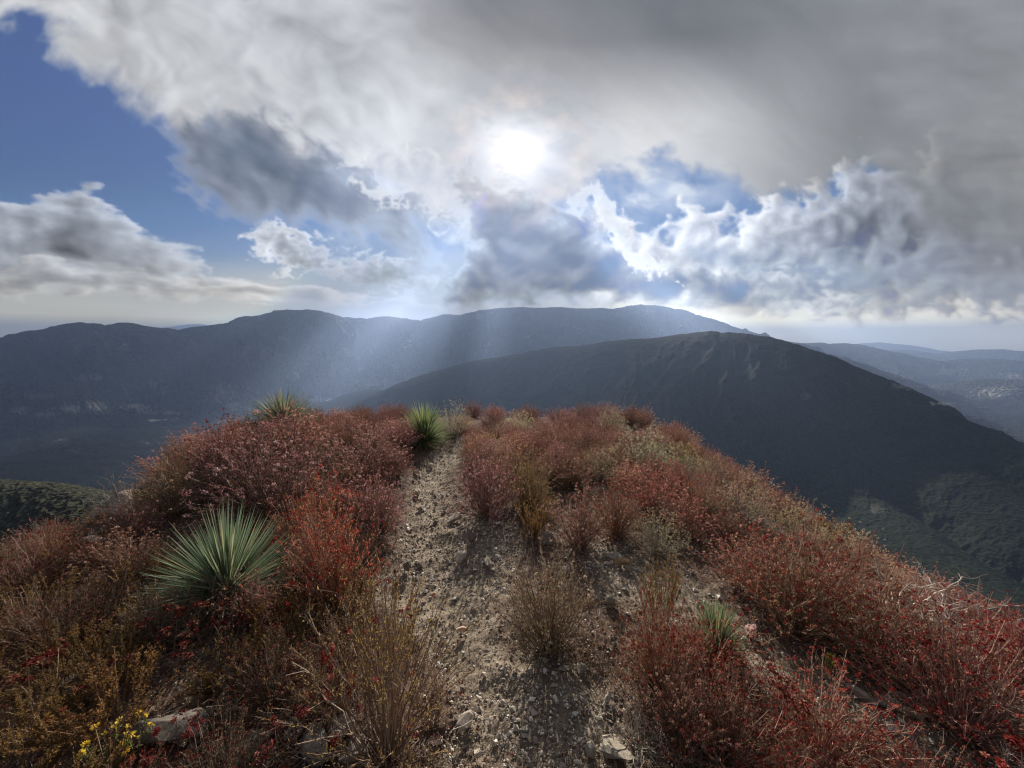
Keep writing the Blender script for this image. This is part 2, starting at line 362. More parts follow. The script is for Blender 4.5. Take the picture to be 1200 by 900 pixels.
SCARS=[(22,481,11,4,.5),(52,486,14,2.5,.5),(85,479,15,5,.8),(112,477,14,5,.7),(160,477,18,4,.9),(176,483,20,2.5,.6),(203,484,14,2,.6),(262,462,15,12,.55),(272,476,12,5,.7),(368,469,14,2,.9),(106,443,20,4,.35),(40,464,24,4,.3),(178,450,10,4,.25),(320,420,20,16,.2),(365,430,22,22,.22),(430,450,26,5,.2),
(1010,576,9,3,.14),(1028,597,11,5,.16),(945,464,7,5,.1),(1105,473,18,2,.9),(1170,460,30,7,.6),(1115,436,16,5,.5),(1185,440,22,4,.4),(1060,452,20,5,.3)]
def terrain():
    u=np.concatenate([np.linspace(-80,-56,70)[:-1],np.degrees(np.arctan(np.linspace(-646,646,1000)/F)),np.linspace(56,80,70)[1:]])
    az=np.radians(u)
    r=np.concatenate([np.geomspace(13,320,360)[:-1],np.geomspace(320,1750,430)[:-1],np.geomspace(1750,6500,380)[:-1],np.geomspace(6500,13500,90)])
    AZ,RR=np.meshgrid(az,r); x=RR*np.sin(AZ); y=RR*np.cos(AZ)
    # valley and our own flanks
    deg=np.degrees(AZ)
    fl=np.interp(RR,[0,300,700,1250,2500,3600,8000,20000],[-60,-190,-270,-330,-420,-430,-430,-430])
    flr=np.interp(RR,[0,300,500,900,2500,3600,8000,20000],[-60,-220,-290,-330,-400,-400,-380,-400])
    t=sm(-5,20,deg); base=fl*(1-t)+flr*t
    base=base+fbm(x/420,y/420,6,3)*45*sm(150,1500,RR)+fbm(x/60,y/60,4,9)*3
    own=-9.-.62*(RR-13)+fbm(x/18,y/18,4,15)*np.clip((RR-13)*.05,0,2.5)
    own=own-np.clip((RR-60)*.02,0,8)
    Z=np.where(own>base,own,base); ID=np.full(Z.shape,0)
    ID[own>base]=1
    for k,(nm,P,sl,gs,gd) in enumerate(RIDGES):
        dm=np.full(Z.shape,1e12); zc=np.zeros(Z.shape); top=P[:,2].max()
        reach=(top+480)/sl*1.4+300
        rmin=np.hypot(P[:,0],P[:,1]).min()-reach; rmax=np.hypot(P[:,0],P[:,1]).max()+reach
        i0,i1=np.searchsorted(r,max(rmin,13)),np.searchsorted(r,rmax)
        sl_=slice(i0,max(i1,i0+2)); xx,yy=x[sl_],y[sl_]; dm=dm[sl_]; zc=zc[sl_]; hb=np.full(xx.shape,-1e9)
        for a,b in zip(P[:-1],P[1:]):
            ex,ey=b[0]-a[0],b[1]-a[1]; L=ex*ex+ey*ey
            tt=np.clip(((xx-a[0])*ex+(yy-a[1])*ey)/L,0,1)
            d2=np.sqrt((xx-a[0]-tt*ex)**2+(yy-a[1]-tt*ey)**2); z=a[2]+tt*(b[2]-a[2])
            h=z-sl*d2
            m=h>hb; hb=np.where(m,h,hb); dm=np.where(m,d2,dm)
        dm=np.where(dm>1e11,0,dm)
        # rounded crest, gullies and side ribs growing away from it
        q=gs*.25; hb=hb+sl*(dm-(np.sqrt(dm*dm+q*q)-q))
        A2=AZ[sl_]*np.hypot(P[:,0],P[:,1]).mean(); rr=RR[sl_]
        wob=fbm(xx/(gs*2.2),yy/(gs*2.2),3,71+k)*gs*.8
        rib=1-2*np.abs(pn((A2+wob)/gs,rr/(gs*2.6),41+k)); rib2=billow((A2+wob)/(gs*.45),rr/(gs*1.),4,51+k,.55)
        gr=sm(0,gs*1.6,dm)
        hb=hb+gr*(gd*(rib-.8)*.55+gd*.5*(rib2-.5))+fbm(xx/(gs*.16),yy/(gs*.16),3,61+k)*gd*.05*sm(0,gs*.5,dm)
        z0=Z[sl_]; mm=hb>z0; z0=np.where(mm,hb,z0); Z[sl_]=z0
        I=ID[sl_]; I[mm]=k+2; ID[sl_]=I
    # scrub canopy: every hillside is covered in bushes a few metres across
    c1=billow(x/7.,y/7.,2,5); c2=billow(x/16.,y/16.,2,6)
    c0=billow(x/2.3,y/2.3,2,8)
    Z=Z+np.where(RR<2300,(c1-.5)*1.3*sm(300,700,RR)+(c2-.5)*1.2*sm(60,300,RR),(c2-.5)*5)*sm(30,120,RR)+(c0-.5)*.55*(1-sm(200,420,RR))
    V=np.stack([x,y,Z],-1).reshape(-1,3); n,m=Z.shape
    Fc=grid_faces(n,m); idf=ID.reshape(-1)[Fc[:,0]]
    name={0:'valley',1:'ridge_flank'}
    for k,R_ in enumerate(RIDGES): name[k+2]=R_[0]
    lab=np.array([name[i] for i in range(len(RIDGES)+2)])
    # bare scars, quarry cuts and grassy clearings on the slopes, at their bearings
    cx,cy=chart(V[:,0],V[:,1],V[:,2]-EYE); sc1=np.zeros(len(V)); wob=fbm(cx/5.,cy/2.5,4,301)*1.0
    for (a,b,ra,rb,v) in SCARS:
        q=np.hypot((cx-a)/ra,(cy-b)/rb); sc1=np.maximum(sc1,v*sm(1.15,.4,q+wob*.9))
    return V,Fc,lab[idf],sc1
def hill_mat(name,dark,mid,light,scrub,rock=.0,soil=(.30,.26,.21),big=260.,disp=.9):
    N=NT(name); P=N.geo().outputs['Position']
    n1=N.noise(P,1/big,6,.6); n2=N.noise(P,1/scrub,3,.6); 
    vo=N.n('TexVoronoi',{'Vector':P,'Scale':1/scrub*1.6,'Randomness':1.})
    c=N.mix(N.ramp(n1,[(.35,0.),(.65,1.)]),dark,mid)
    c=N.mix(N.ramp(n2,[(.45,0.),(.7,.75)]),c,light)
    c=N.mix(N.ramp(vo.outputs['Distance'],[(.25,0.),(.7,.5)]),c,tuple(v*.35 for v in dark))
    # bare soil and rock scars
    n3=N.noise(P,1/(big*.5),8,.62); slope=N.n('SeparateXYZ',{0:N.geo().outputs['Normal']}).outputs[2]
    r=N.ramp(n3,[(.66-rock,0.),(.72-rock,1.)])
    c=N.mix(N.math('MULTIPLY',r,N.ramp(N.noise(P,1/(scrub*2.2),4,.7),[(.45,0.),(.6,1.)])),c,soil)
    c=N.mix(N.math('MULTIPLY',N.attr('scar'),N.ramp(N.noise(P,1/18.,5,.7),[(.3,.5),(.55,1.)])),c,(.50,.46,.40))
    h=N.math('ADD',N.math('MULTIPLY',vo.outputs['Distance'],-1.2),n2)
    return N.done(c,.95,N.bump(h,disp,scrub*.8),spec=.05)
V,Fc,lab,scar=terrain()
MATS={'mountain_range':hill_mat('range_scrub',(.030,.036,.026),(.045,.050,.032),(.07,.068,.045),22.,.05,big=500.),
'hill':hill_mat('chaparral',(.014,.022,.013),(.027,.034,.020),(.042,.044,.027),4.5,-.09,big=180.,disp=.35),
'valley':hill_mat('valley_scrub',(.030,.036,.026),(.045,.050,.032),(.07,.068,.045),14.,.05,(.38,.35,.32),big=300.),
'ridge_flank':hill_mat('flank_scrub',(.035,.04,.02),(.06,.06,.03),(.10,.09,.05),1.6,.02,big=30.,disp=.5),
'spur':hill_mat('spur_scrub',(.020,.023,.015),(.034,.035,.022),(.062,.055,.036),1.6,.01,big=30.,disp=.5),
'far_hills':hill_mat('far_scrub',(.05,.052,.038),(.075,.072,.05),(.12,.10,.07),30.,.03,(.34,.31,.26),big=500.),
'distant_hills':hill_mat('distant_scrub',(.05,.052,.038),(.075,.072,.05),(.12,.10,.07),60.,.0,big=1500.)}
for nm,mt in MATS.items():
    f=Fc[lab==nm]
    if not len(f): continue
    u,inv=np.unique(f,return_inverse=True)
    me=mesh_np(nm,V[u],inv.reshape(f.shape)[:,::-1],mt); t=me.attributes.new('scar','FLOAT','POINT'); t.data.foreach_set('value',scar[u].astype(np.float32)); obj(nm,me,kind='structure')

def road():
    """pale dirt road winding along the foot of the range"""
    from mathutils.bvhtree import BVHTree
    me=bpy.data.objects['valley'].data; b=BVHTree.FromPolygons([v.co[:] for v in me.vertices],[p.vertices[:] for p in me.polygons])
    pts=[(140,494),(150,494.5),(165,494.5),(180,493.5),(195,492.5),(210,491),(225,490),(240,489.5),(255,488.5),(270,488)]
    L=[];Rr=[]
    P=[]
    for px,py in pts:
        a,c,s_=ray(px,py); h=b.ray_cast((0,0,EYE),Vector((a,c,s_)).normalized())
        if h[0]: P.append(h[0])
    if len(P)<3: return
    V=[]
    for i in range(len(P)-1):
        for t in np.linspace(0,1,8,endpoint=False):
            q=P[i].lerp(P[i+1],t); d=(P[i+1]-P[i]).normalized(); n=Vector((-d.y,d.x,0))
            w=9+5*math.sin(i*2.1)
            for sgn in(-1,1):
                r=q+n*w*sgn; h=b.ray_cast((r.x,r.y,500),Vector((0,0,-1))); z=(h[0].z if h[0] else q.z)+1.6; V.append((r.x,r.y,z))
    N=NT('dirt_road'); m=N.done((.50,.45,.38),.95)
    obj('road',mesh_np('road',np.array(V),grid_faces(len(V)//2,2),m),kind='structure')
road()
# ================= the ridge top we stand on =================
def gnd0(x,y):
    base=-.07*np.maximum(y-1.5,0)-.05*np.maximum(-x-6,0)
    base=base-.012*np.maximum(y-9,0)**2-.55*np.maximum(y-11.5,0)
    xl=np.interp(y,[-3,0,2,4,6,8,11,14],[-3.6,-3.5,-3.6,-3.9,-4.25,-4.2,-3.8,-3.]); xr=np.interp(y,[-3,0,1.5,3,5,8,11,14],[2.5,2.4,2.25,2.2,2.45,3.0,3.3,2.6])
    el=np.maximum(xl-x,0); er=np.maximum(x-xr,0)
    base=base+.52*np.exp(-((x+3.6)**2/1.7+(y-5.7)**2/5.))-.10*np.exp(-((x+.9+.05*y)**2)/.35)*sm(0,1.5,y)*(1-sm(5,8,y))
    base=base+.10*np.exp(-((x-.9)**2/.8+(y-6)**2/8.))
    base=base-.10*np.maximum(-x-1.6,0)*(1-sm(2.,5.,y))
    e=np.hypot(el,0)+er
    return base-(.95*e*e/(e+1.6))
def gnd(x,y):
    x=np.asarray(x,float); y=np.asarray(y,float)
    return gnd0(x,y)+fbm(x/1.3,y/1.3,3,201)*.05
def at(px,py,dz=0.):
    """where the sight line through a picture point meets the ridge top"""
    a,b,s=ray(px,py); d=np.linspace(.6,17,3000); f=EYE+s*d-dz-gnd(a*d,b*d)
    i=np.argmax(f<0)
    if f[i]>=0: i=len(d)-1
    return float(a*d[i]),float(b*d[i]),float(gnd(a*d[i],b*d[i])),float(d[i])
PATH1=[(512,522),(545,528),(522,560),(534,592),(572,606),(606,622),(600,660),(590,700),(590,745),(640,770),(700,800),(765,905),(520,905),(545,850),(530,790),(488,738),(442,705),(470,650),(478,600),(486,560)]
PATH2=[(690,592),(722,632),(765,655),(830,690),(868,742),(960,792),(1110,850),(1110,885),(1000,838),(890,785),(800,735),(712,700),(690,660)]
W1=np.array([at(*p)[:2] for p in PATH1]); W2=np.array([at(*p)[:2] for p in PATH2])
def bare(x,y):
    x=np.asarray(x,float); y=np.asarray(y,float)
    return np.maximum(poly(x,y,W1),poly(x,y,W2))     # >0 on the trodden ground, metres
def near_ground():
    az=np.radians(np.concatenate([np.linspace(-180,-64,60)[:-1],np.linspace(-64,64,1000),np.linspace(64,180,60)[1:]]))
    r=np.concatenate([[.02,.3],np.geomspace(.8,7,420),np.geomspace(7,15.5,70)[1:]])
    A_,R_=np.meshgrid(az,r); x=R_*np.sin(A_); y=R_*np.cos(A_)
    b=bare(x,y); p=sm(-.12,.10,b)
    z=gnd(x,y)-.02*p+fbm(x/.22,y/.22,4,211)*.022+(billow(x/.07,y/.07,3,215)-.5)*.007*sm(9,3,R_)+(billow(x/.025,y/.025,2,219)-.5)*.004*sm(4.5,2.5,R_)
    z=np.where(R_>12,np.minimum(z,-9.5*sm(12,15.5,R_)+z),z)
    me=mesh_np('ground',np.stack([x,y,z],-1).reshape(-1,3),grid_faces(*A_.shape)[:,::-1])
    t=me.attributes.new('path','FLOAT','POINT'); t.data.foreach_set('value',p.ravel().astype(np.float32))
    N=NT('stony_soil'); P=N.geo().outputs['Position']
    c=N.ramp(N.noise(P,9,6,.65),[(.3,(.13,.10,.075)),(.55,(.26,.205,.15)),(.75,(.39,.325,.255))])
    lit=N.ramp(N.noise(P,23,5,.7),[(.35,(.05,.035,.028)),(.55,(.12,.075,.055)),(.75,(.24,.18,.12))])
    c=N.mix(N.attr('path'),lit,c)
    v=N.n('TexVoronoi',{'Vector':P,'Scale':48.}); c=N.mix(N.math('MULTIPLY',N.ramp(v.outputs['Distance'],[(.0,.9),(.45,0.)]),N.ramp(N.noise(P,31,2,.5),[(.5,0.),(.62,1.)])),c,(.46,.42,.36))
    c=N.mix(N.ramp(N.noise(P,140,3,.6),[(.35,.6),(.5,0.)]),c,(.07,.055,.045))
    h=N.math('ADD',N.math('MULTIPLY',v.outputs['Distance'],-.5),N.noise(P,90,4,.7))
    me.materials.append(N.done(c,.95,N.bump(h,.8,.006),spec=.1))
    return obj('ground',me,kind='structure')
near_ground()
# ================= plants =================
def unit(v): return v/np.maximum(np.linalg.norm(v,axis=-1,keepdims=True),1e-9)
class MB:
    """collects quads"""
    def __init__(s): s.V=[];s.F=[];s.C=[];s.n=0
    def add(s,V,F,c):
        s.V.append(V.reshape(-1,3)); s.F.append(F+s.n); s.C.append(c); s.n+=V.reshape(-1,3).shape[0]
    def tubes(s,P,R,rng,sides=3,c=None):
        """P (n,K,3) centre lines, R (n,K) radii"""
        n,K,_=P.shape; T=unit(np.gradient(P,axis=1)); up=unit(rng.normal(size=(n,1,3)))
        A=unit(np.cross(T,up)); B=np.cross(T,A)
        an=np.arange(sides)*2*np.pi/sides
        ring=P[:,:,None]+R[:,:,None,None]*(A[:,:,None]*np.cos(an)[None,None,:,None]+B[:,:,None]*np.sin(an)[None,None,:,None])
        i=np.arange(n)[:,None,None]*K*sides+np.arange(K-1)[None,:,None]*sides; j=np.arange(sides)[None,None]; j2=(j+1)%sides
        F=np.stack([i+j,i+j2,i+sides+j2,i+sides+j],-1).reshape(-1,4)
        cc=rng.random(n) if c is None else c
        s.add(ring,F,np.repeat(cc,K*sides))
    def blades(s,P,D,L,W,rng,fold=0.,c=None):
        """diamond leaves at P along D, length L, width W"""
        n=len(P); D=unit(D); S=unit(np.cross(D,rng.normal(size=(n,3)))); L=np.broadcast_to(L,(n,))[:,None]; W=np.broadcast_to(W,(n,))[:,None]
        V=np.stack([P,P+D*L*.5+S*W*.5,P+D*L,P+D*L*.5-S*W*.5],1)
        F=np.arange(n*4).reshape(n,4); cc=rng.random(n) if c is None else c
        s.add(V,F,np.repeat(cc,4))
    def mesh(s,name,mat):
        V=np.concatenate(s.V); F=np.concatenate(s.F); c=np.concatenate(s.C).astype(np.float32)
        me=mesh_np(name,V,F,mat,smooth=False)
        a=me.attributes.new('rnd','FLOAT','POINT'); a.data.foreach_set('value',c); return me
def plant_mat(name,c0,c1,c2,trans=.35,rough=.75,spec=.15,tint=True,low=None,c3=None):
    """three colours picked per leaf, tinted per plant; low = colour of older growth near the base"""
    N=NT(name); r=N.attr('rnd')
    c=N.ramp(r,[(0.,c0),(.5,c1),(1.,c2)] if c3 is None else [(0.,c0),(.5,c1),(.86,c2),(.93,c3)])
    if low:
        z=N.n('SeparateXYZ',{0:N.n('TexCoord').outputs['Object']}).outputs[2]
        c=N.mix(N.ramp(z,[(.05,1.),(.30,0.)]),c,low)
    if tint:
        t=N.n('Attribute',attribute_name='tint',attribute_type='OBJECT').outputs['Color']
        c=_mul(N,c,t)
    return N.done(c,rough,None,spec=spec,trans=trans)
def _mul(N,a,b):
    m=N.n('VectorMath',operation='MULTIPLY'); N.t.links.new(a,m.inputs[0]); N.t.links.new(b,m.inputs[1]); return m.outputs[0]
M={}
M['stem']=plant_mat('red_brown_stem',(.15,.095,.075),(.26,.175,.13),(.44,.36,.29),.0)
M['leaf']=plant_mat('dry_leaf',(.20,.165,.085),(.35,.265,.155),(.44,.30,.22),.45)
M['leafpink']=plant_mat('pinkish_dry_leaf',(.24,.15,.08),(.38,.22,.16),(.50,.34,.27),.45)
M['head']=plant_mat('dried_flower_head',(.12,.018,.018),(.22,.035,.03),(.42,.24,.18),.3)
M['headpink']=plant_mat('rust_flower_head',(.24,.10,.09),(.41,.225,.195),(.64,.52,.44),.42)
M['gold']=plant_mat('golden_leaf',(.17,.125,.045),(.31,.20,.07),(.38,.28,.12),.45)
M['pale']=plant_mat('pale_leaf',(.36,.35,.25),(.54,.49,.33),(.64,.59,.45),.4)
M['grey']=plant_mat('grey_twig',(.16,.14,.12),(.28,.25,.22),(.42,.39,.35),.0)
M['yucca']=plant_mat('yucca_blade',(.13,.17,.115),(.21,.25,.175),(.36,.38,.26),.25,.40,.5,c3=(.46,.40,.26))
M['yel']=plant_mat('yellow_petal',(.62,.38,.04),(.70,.48,.06),(.72,.58,.14),.4)
M['green']=plant_mat('green_leaf',(.12,.15,.04),(.2,.22,.06),(.32,.32,.09),.45)
def bez(B,Cp,T,K):
    t=np.linspace(0,1,K)[None,:,None]; return (1-t)**2*B[:,None]+2*t*(1-t)*Cp[:,None]+t*t*T[:,None]
def dome_tips(rng,n,R,H,fill=.5):
    ph=rng.random(n)*2*np.pi; q=np.sqrt(rng.random(n)); rad=R*q
    z=H*np.sqrt(np.clip(1-(q*.93)**2,0,1))*(1-fill*rng.random(n)**1.8)+.02
    return np.stack([rad*np.cos(ph),rad*np.sin(ph),z],-1)
def heads(mb,P,rng,r=.009,k=14):
    n=len(P); d=unit(rng.normal(size=(n,k,3))); d[...,2]=d[...,2]*.7+.15
    c=np.repeat(np.clip(rng.random(n)*.8+.0,0,1),k)+rng.random(n*k)*.2
    rr=r*(.7+.6*rng.random((n,1,1)))
    p=P[:,None]+d*rr*.25
    mb.blades(p.reshape(-1,3),d.reshape(-1,3),np.repeat(rr.reshape(-1),k)*1.1,np.repeat(rr.reshape(-1),k)*.75,rng,c=c)
def mk_buckwheat(seed,R=.36,H=.5,ns=150,leaf=1.1,hf=.6,lm='leaf',hm='head',open_=.38,leafz=(.18,.97),hr=.008,fill=.85):
    rng=np.random.default_rng(seed)
    T=dome_tips(rng,ns,R,H,fill); lob=1+.16*np.sin(3*np.arctan2(T[:,1],T[:,0])+seed)+.1*rng.normal(size=ns); T[:,:2]*=lob[:,None]; T[:,2]*=1+.12*rng.normal(size=ns)
    B=np.concatenate([T[:,:2]*.10+rng.normal(size=(ns,2))*.02,np.full((ns,1),-.03)],1)
    Cp=B*(1-open_)+T*open_; Cp[:,:2]+=rng.normal(size=(ns,2))*.03; Cp[:,2]=T[:,2]*(.45+.2*rng.random(ns))
    K=7; P=bez(B,Cp,T,K); P[:,2:-1]+=rng.normal(size=(ns,K-3,3))*.005
    st=MB(); st.tubes(P,np.linspace(.0028,.0011,K)[None]*(.7+.6*rng.random((ns,1))),rng)
    # side twigs
    nt_=ns*4; i=rng.integers(0,ns,nt_); t=.35+.6*rng.random(nt_); k=np.minimum((t*(K-1)).astype(int),K-2); f=(t*(K-1)-k)[:,None]
    S=P[i,k]*(1-f)+P[i,k+1]*f; dr=unit(P[i,k+1]-P[i,k]); d2=unit(dr+rng.normal(size=(nt_,3))*.42+[0,0,.25]); L=(.045+.09*rng.random(nt_))[:,None]
    E=S+d2*L; P2=bez(S,S+dr*L*.5,E,3); st.tubes(P2,np.array([.0013,.001,.0008])[None]*np.ones((nt_,1)),rng)
    # leaves in small bundles
    lf=MB(); nb=int(ns*16*leaf); zi=rng.random(nb)
    i=rng.integers(0,ns,nb); t=leafz[0]+(leafz[1]-leafz[0])*zi; k=np.minimum((t*(K-1)).astype(int),K-2); f=(t*(K-1)-k)[:,None]
    S=P[i,k]*(1-f)+P[i,k+1]*f; dr=unit(P[i,k+1]-P[i,k])
    i2=rng.integers(0,nt_,nb); u=rng.random((nb,1)); S2=P2[i2,0]*(1-u)+P2[i2,2]*u
    S=np.concatenate([S,S2]); dr=np.concatenate([dr,d2[i2]]); n=len(S)
    lf.blades(S,dr*.9+unit(rng.normal(size=(n,3)))*.8,.006+.010*rng.random(n),.0025+.0025*rng.random(n),rng)
    hd=MB(); tips=np.concatenate([T[rng.random(ns)<min(1,hf*1.3)],E[rng.random(nt_)<hf]]); heads(hd,tips,rng,hr)
    return [('branches',st.mesh('branches',M['stem'])),('foliage',lf.mesh('foliage',M[lm]))]+([('blossom',hd.mesh('blossom',M[hm]))] if hf>0 else [])
def mk_sprig(seed,R=.26,H=.42,ns=34,lm='gold'):
    """upright wands closely set with little leaves"""
    rng=np.random.default_rng(seed); T=dome_tips(rng,ns,R,H,.5)
    B=np.concatenate([T[:,:2]*.35+rng.normal(size=(ns,2))*.02,np.full((ns,1),-.03)],1); Cp=B*.5+T*.5; Cp[:,:2]=B[:,:2]+(T[:,:2]-B[:,:2])*.3+rng.normal(size=(ns,2))*.03
    K=8; P=bez(B,Cp,T,K); st=MB(); st.tubes(P,np.linspace(.0026,.0012,K)[None]*np.ones((ns,1)),rng)
    nt_=ns*2; i=rng.integers(0,ns,nt_); k=rng.integers(2,K-2,nt_); S=P[i,k]; dr=unit(P[i,k+1]-P[i,k]); d2=unit(dr+rng.normal(size=(nt_,3))*.35+[0,0,.5]); E=S+d2*(.06+.10*rng.random((nt_,1)))
    P2=bez(S,(S+E)/2+rng.normal(size=S.shape)*.008,E,4); st.tubes(P2,np.full((nt_,4),.0011),rng)
    lf=MB()
    def dress(Pc,lo,per):
        n,K_,_=Pc.shape; m=n*per; i=np.repeat(np.arange(n),per); t=lo+(1-lo)*rng.random(m); k=np.minimum((t*(K_-1)).astype(int),K_-2); f=(t*(K_-1)-k)[:,None]
        S=Pc[i,k]*(1-f)+Pc[i,k+1]*f; dr=unit(Pc[i,k+1]-Pc[i,k])
        cc=np.clip(rng.random(n)[i]*.6+.4*rng.random(m),0,1)
        lf.blades(S,dr*.8+unit(rng.normal(size=(m,3)))*.9,.008+.007*rng.random(m),.004+.002*rng.random(m),rng,c=cc)
    dress(P,.4,85); dress(P2,.1,45)
    hd=MB(); heads(hd,T[:max(3,ns//6)]+[0,0,.01],rng,.009)
    return [('branches',st.mesh('branches',M['stem'])),('foliage',lf.mesh('foliage',M[lm])),('blossom',hd.mesh('blossom',M['head']))]
def mk_pale(seed,R=.36,H=.48,ns=100):
    rng=np.random.default_rng(seed); p=mk_buckwheat(seed,R,H,ns,1.2,.0,'pale','pale',.4,(.35,1.))
    T=dome_tips(rng,620,R*1.02,H*1.02,.55); an=np.arctan2(T[:,1],T[:,0]); T*=(1+.28*fbm(np.cos(an)*1.6+seed,np.sin(an)*1.6,3,seed)+.07*rng.normal(size=len(T)))[:,None]; T=T[fbm(T[:,0]/.12,T[:,1]/.12,3,seed+1)>-.12]; hd=MB(); n=len(T); k=7
    d=unit(rng.normal(size=(n,k,3))+[0,0,.8]); hd.blades((T[:,None]+d*.003).reshape(-1,3),d.reshape(-1,3),.014,.005,rng)
    p[0][1].materials[0]=M['grey']
    return p+[('blossom',hd.mesh('blossom',M['pale']))]
def mk_dead(seed,R=.35,H=.35,ns=9,rad=.0035):
    rng=np.random.default_rng(seed); st=MB()
    def grow(S,d,L,r,lv):
        K=6; n=len(S); P=np.zeros((n,K,3)); P[:,0]=S; dd=d.copy()
        for k in range(1,K):
            dd=unit(dd+rng.normal(size=(n,3))*.28); P[:,k]=P[:,k-1]+dd*L[:,None]/(K-1)
        P[...,2]=np.maximum(P[...,2],.006)
        st.tubes(P,r*np.linspace(1,.5,K)[None]*np.ones((n,1)),rng,4)
        if lv:
            m=n*4; i=rng.integers(0,n,m); k=rng.integers(1,K,m)
            grow(P[i,k],unit(dd[i]+rng.normal(size=(m,3))*.65),L[i]*(.45+.25*rng.random(m)),r*.55,lv-1)
    ph=rng.random(ns)*2*np.pi; d=unit(np.stack([np.cos(ph)*R,np.sin(ph)*R,H*(.3+.7*rng.random(ns))],-1))
    grow(np.zeros((ns,3)),d,np.full(ns,max(R,H)*.75),rad,2)
    return [('branches',st.mesh('branches',M['grey']))]
def mk_yucca(seed,R=.45,n=230,wmul=1.,lo=-.12):
    rng=np.random.default_rng(seed); bl=MB()
    sz=lo+(1-lo)*rng.random(n)**.85; ph=np.arange(n)*2.39996+rng.normal(size=n)*.15; c=np.sqrt(1-sz**2)
    D=np.stack([np.cos(ph)*c,np.sin(ph)*c,sz],-1); L=R*(.82+.3*rng.random(n))*(1-.12*(sz<.1))
    K=6; t=np.linspace(0,1,K)[None,:,None]; droop=.05*np.where(sz<.5,1,.3)*rng.random(n)
    C0=D*.035+[0,0,.05]; P=C0[:,None]+D[:,None]*L[:,None,None]*t; P[...,2]-=(droop*R*2)[:,None]*(t[...,0]**2)
    S=unit(np.cross(D,[0,0,1.]+rng.normal(size=(n,3))*.05)); Nn=unit(np.cross(S,D))
    w=.0085*wmul*np.array([1.3,1.15,1.,.8,.5,.04])[None,:,None]*(.8+.4*rng.random((n,1,1)))
    # V-shaped blade: left edge, keel, right edge
    Ed=np.stack([P-S[:,None]*w+Nn[:,None]*w*.45,P-Nn[:,None]*w*.15,P+S[:,None]*w+Nn[:,None]*w*.45],2)
    i=np.arange(n)[:,None,None]*K*3+np.arange(K-1)[None,:,None]*3+np.arange(2)[None,None]
    F=np.stack([i,i+1,i+4,i+3],-1).reshape(-1,4)
    bent=rng.random(n)<.10; Ed[bent,3:,:,2]-=(R*.16*rng.random((bent.sum(),1,1))*np.array([.4,.8,1.3])[None,:,None])
    bl.add(Ed,F,np.repeat(rng.random(n),K*3))
    # dry old leaves under the rosette
    m=60; dl=MB(); ph=rng.random(m)*6.283; D=np.stack([np.cos(ph),np.sin(ph),-.1-.25*rng.random(m)],-1); q=bez(np.zeros((m,3))+[0,0,.05],D*R*.3+[0,0,.05],D*R*(.5+.4*rng.random((m,1))),5); q[...,2]=np.maximum(q[...,2],.004)
    dl.tubes(q,np.linspace(.006,.001,5)[None]*np.ones((m,1)),rng)
    return [('leaves',bl.mesh('leaves',M['yucca'])),('dead_leaves',dl.mesh('dead_leaves',M['grey']))]
def mk_grass(seed,R=.16,H=.22,n=130):
    rng=np.random.default_rng(seed); ph=rng.random(n)*6.283; q=rng.random(n); T=np.stack([np.cos(ph)*q*R,np.sin(ph)*q*R,H*(1-.6*q**2)*(.5+.5*rng.random(n))],-1)
    B=T*.15; B[:,2]=-.01; P=bez(B,B*.5+T*.5*[.6,.6,1.3],T,5); st=MB(); st.tubes(P,np.linspace(.0014,.0005,5)[None]*np.ones((n,1)),rng)
    return [('blades',st.mesh('blades',M['pale']))]
def mk_flower(seed,lm='green',hm='yel',n=12,H=.26,R=.1):
    rng=np.random.default_rng(seed); T=dome_tips(rng,n,R,H,.4); B=T*.2; B[:,2]=-.01; P=bez(B,B*.4+T*.6,T,6); st=MB(); st.tubes(P,np.full((n,6),.0016),rng)
    lf=MB(); m=n*22; i=rng.integers(0,n,m); k=rng.integers(1,5,m); f=rng.random((m,1)); S=P[i,k]*(1-f)+P[i,k+1]*f
    lf.blades(S,unit(rng.normal(size=(m,3)))+[0,0,.6],.014,.007,rng); hd=MB(); heads(hd,T,rng,.013,12)
    return [('stalks',st.mesh('stalks',M['stem'])),('foliage',lf.mesh('foliage',M[lm]))]+([('blossom',hd.mesh('blossom',M[hm]))] if hm else [])
def mk_heads(seed,n=9,H=.3,R=.16):
    """a few tall bare stalks ending in crimson balls"""
    rng=np.random.default_rng(seed); T=dome_tips(rng,n,R,H,.3); B=T*.25; B[:,2]=-.01; P=bez(B,B*.5+T*.5+rng.normal(size=T.shape)*.02,T,7); st=MB(); st.tubes(P,np.full((n,7),.0013),rng)
    pts=(T[:,None]+rng.normal(size=(n,5,3))*.011).reshape(-1,3); hd=MB(); heads(hd,pts,rng,.0095,16)
    return [('stalks',st.mesh('stalks',M['stem'])),('blossom',hd.mesh('blossom',M['head']))]
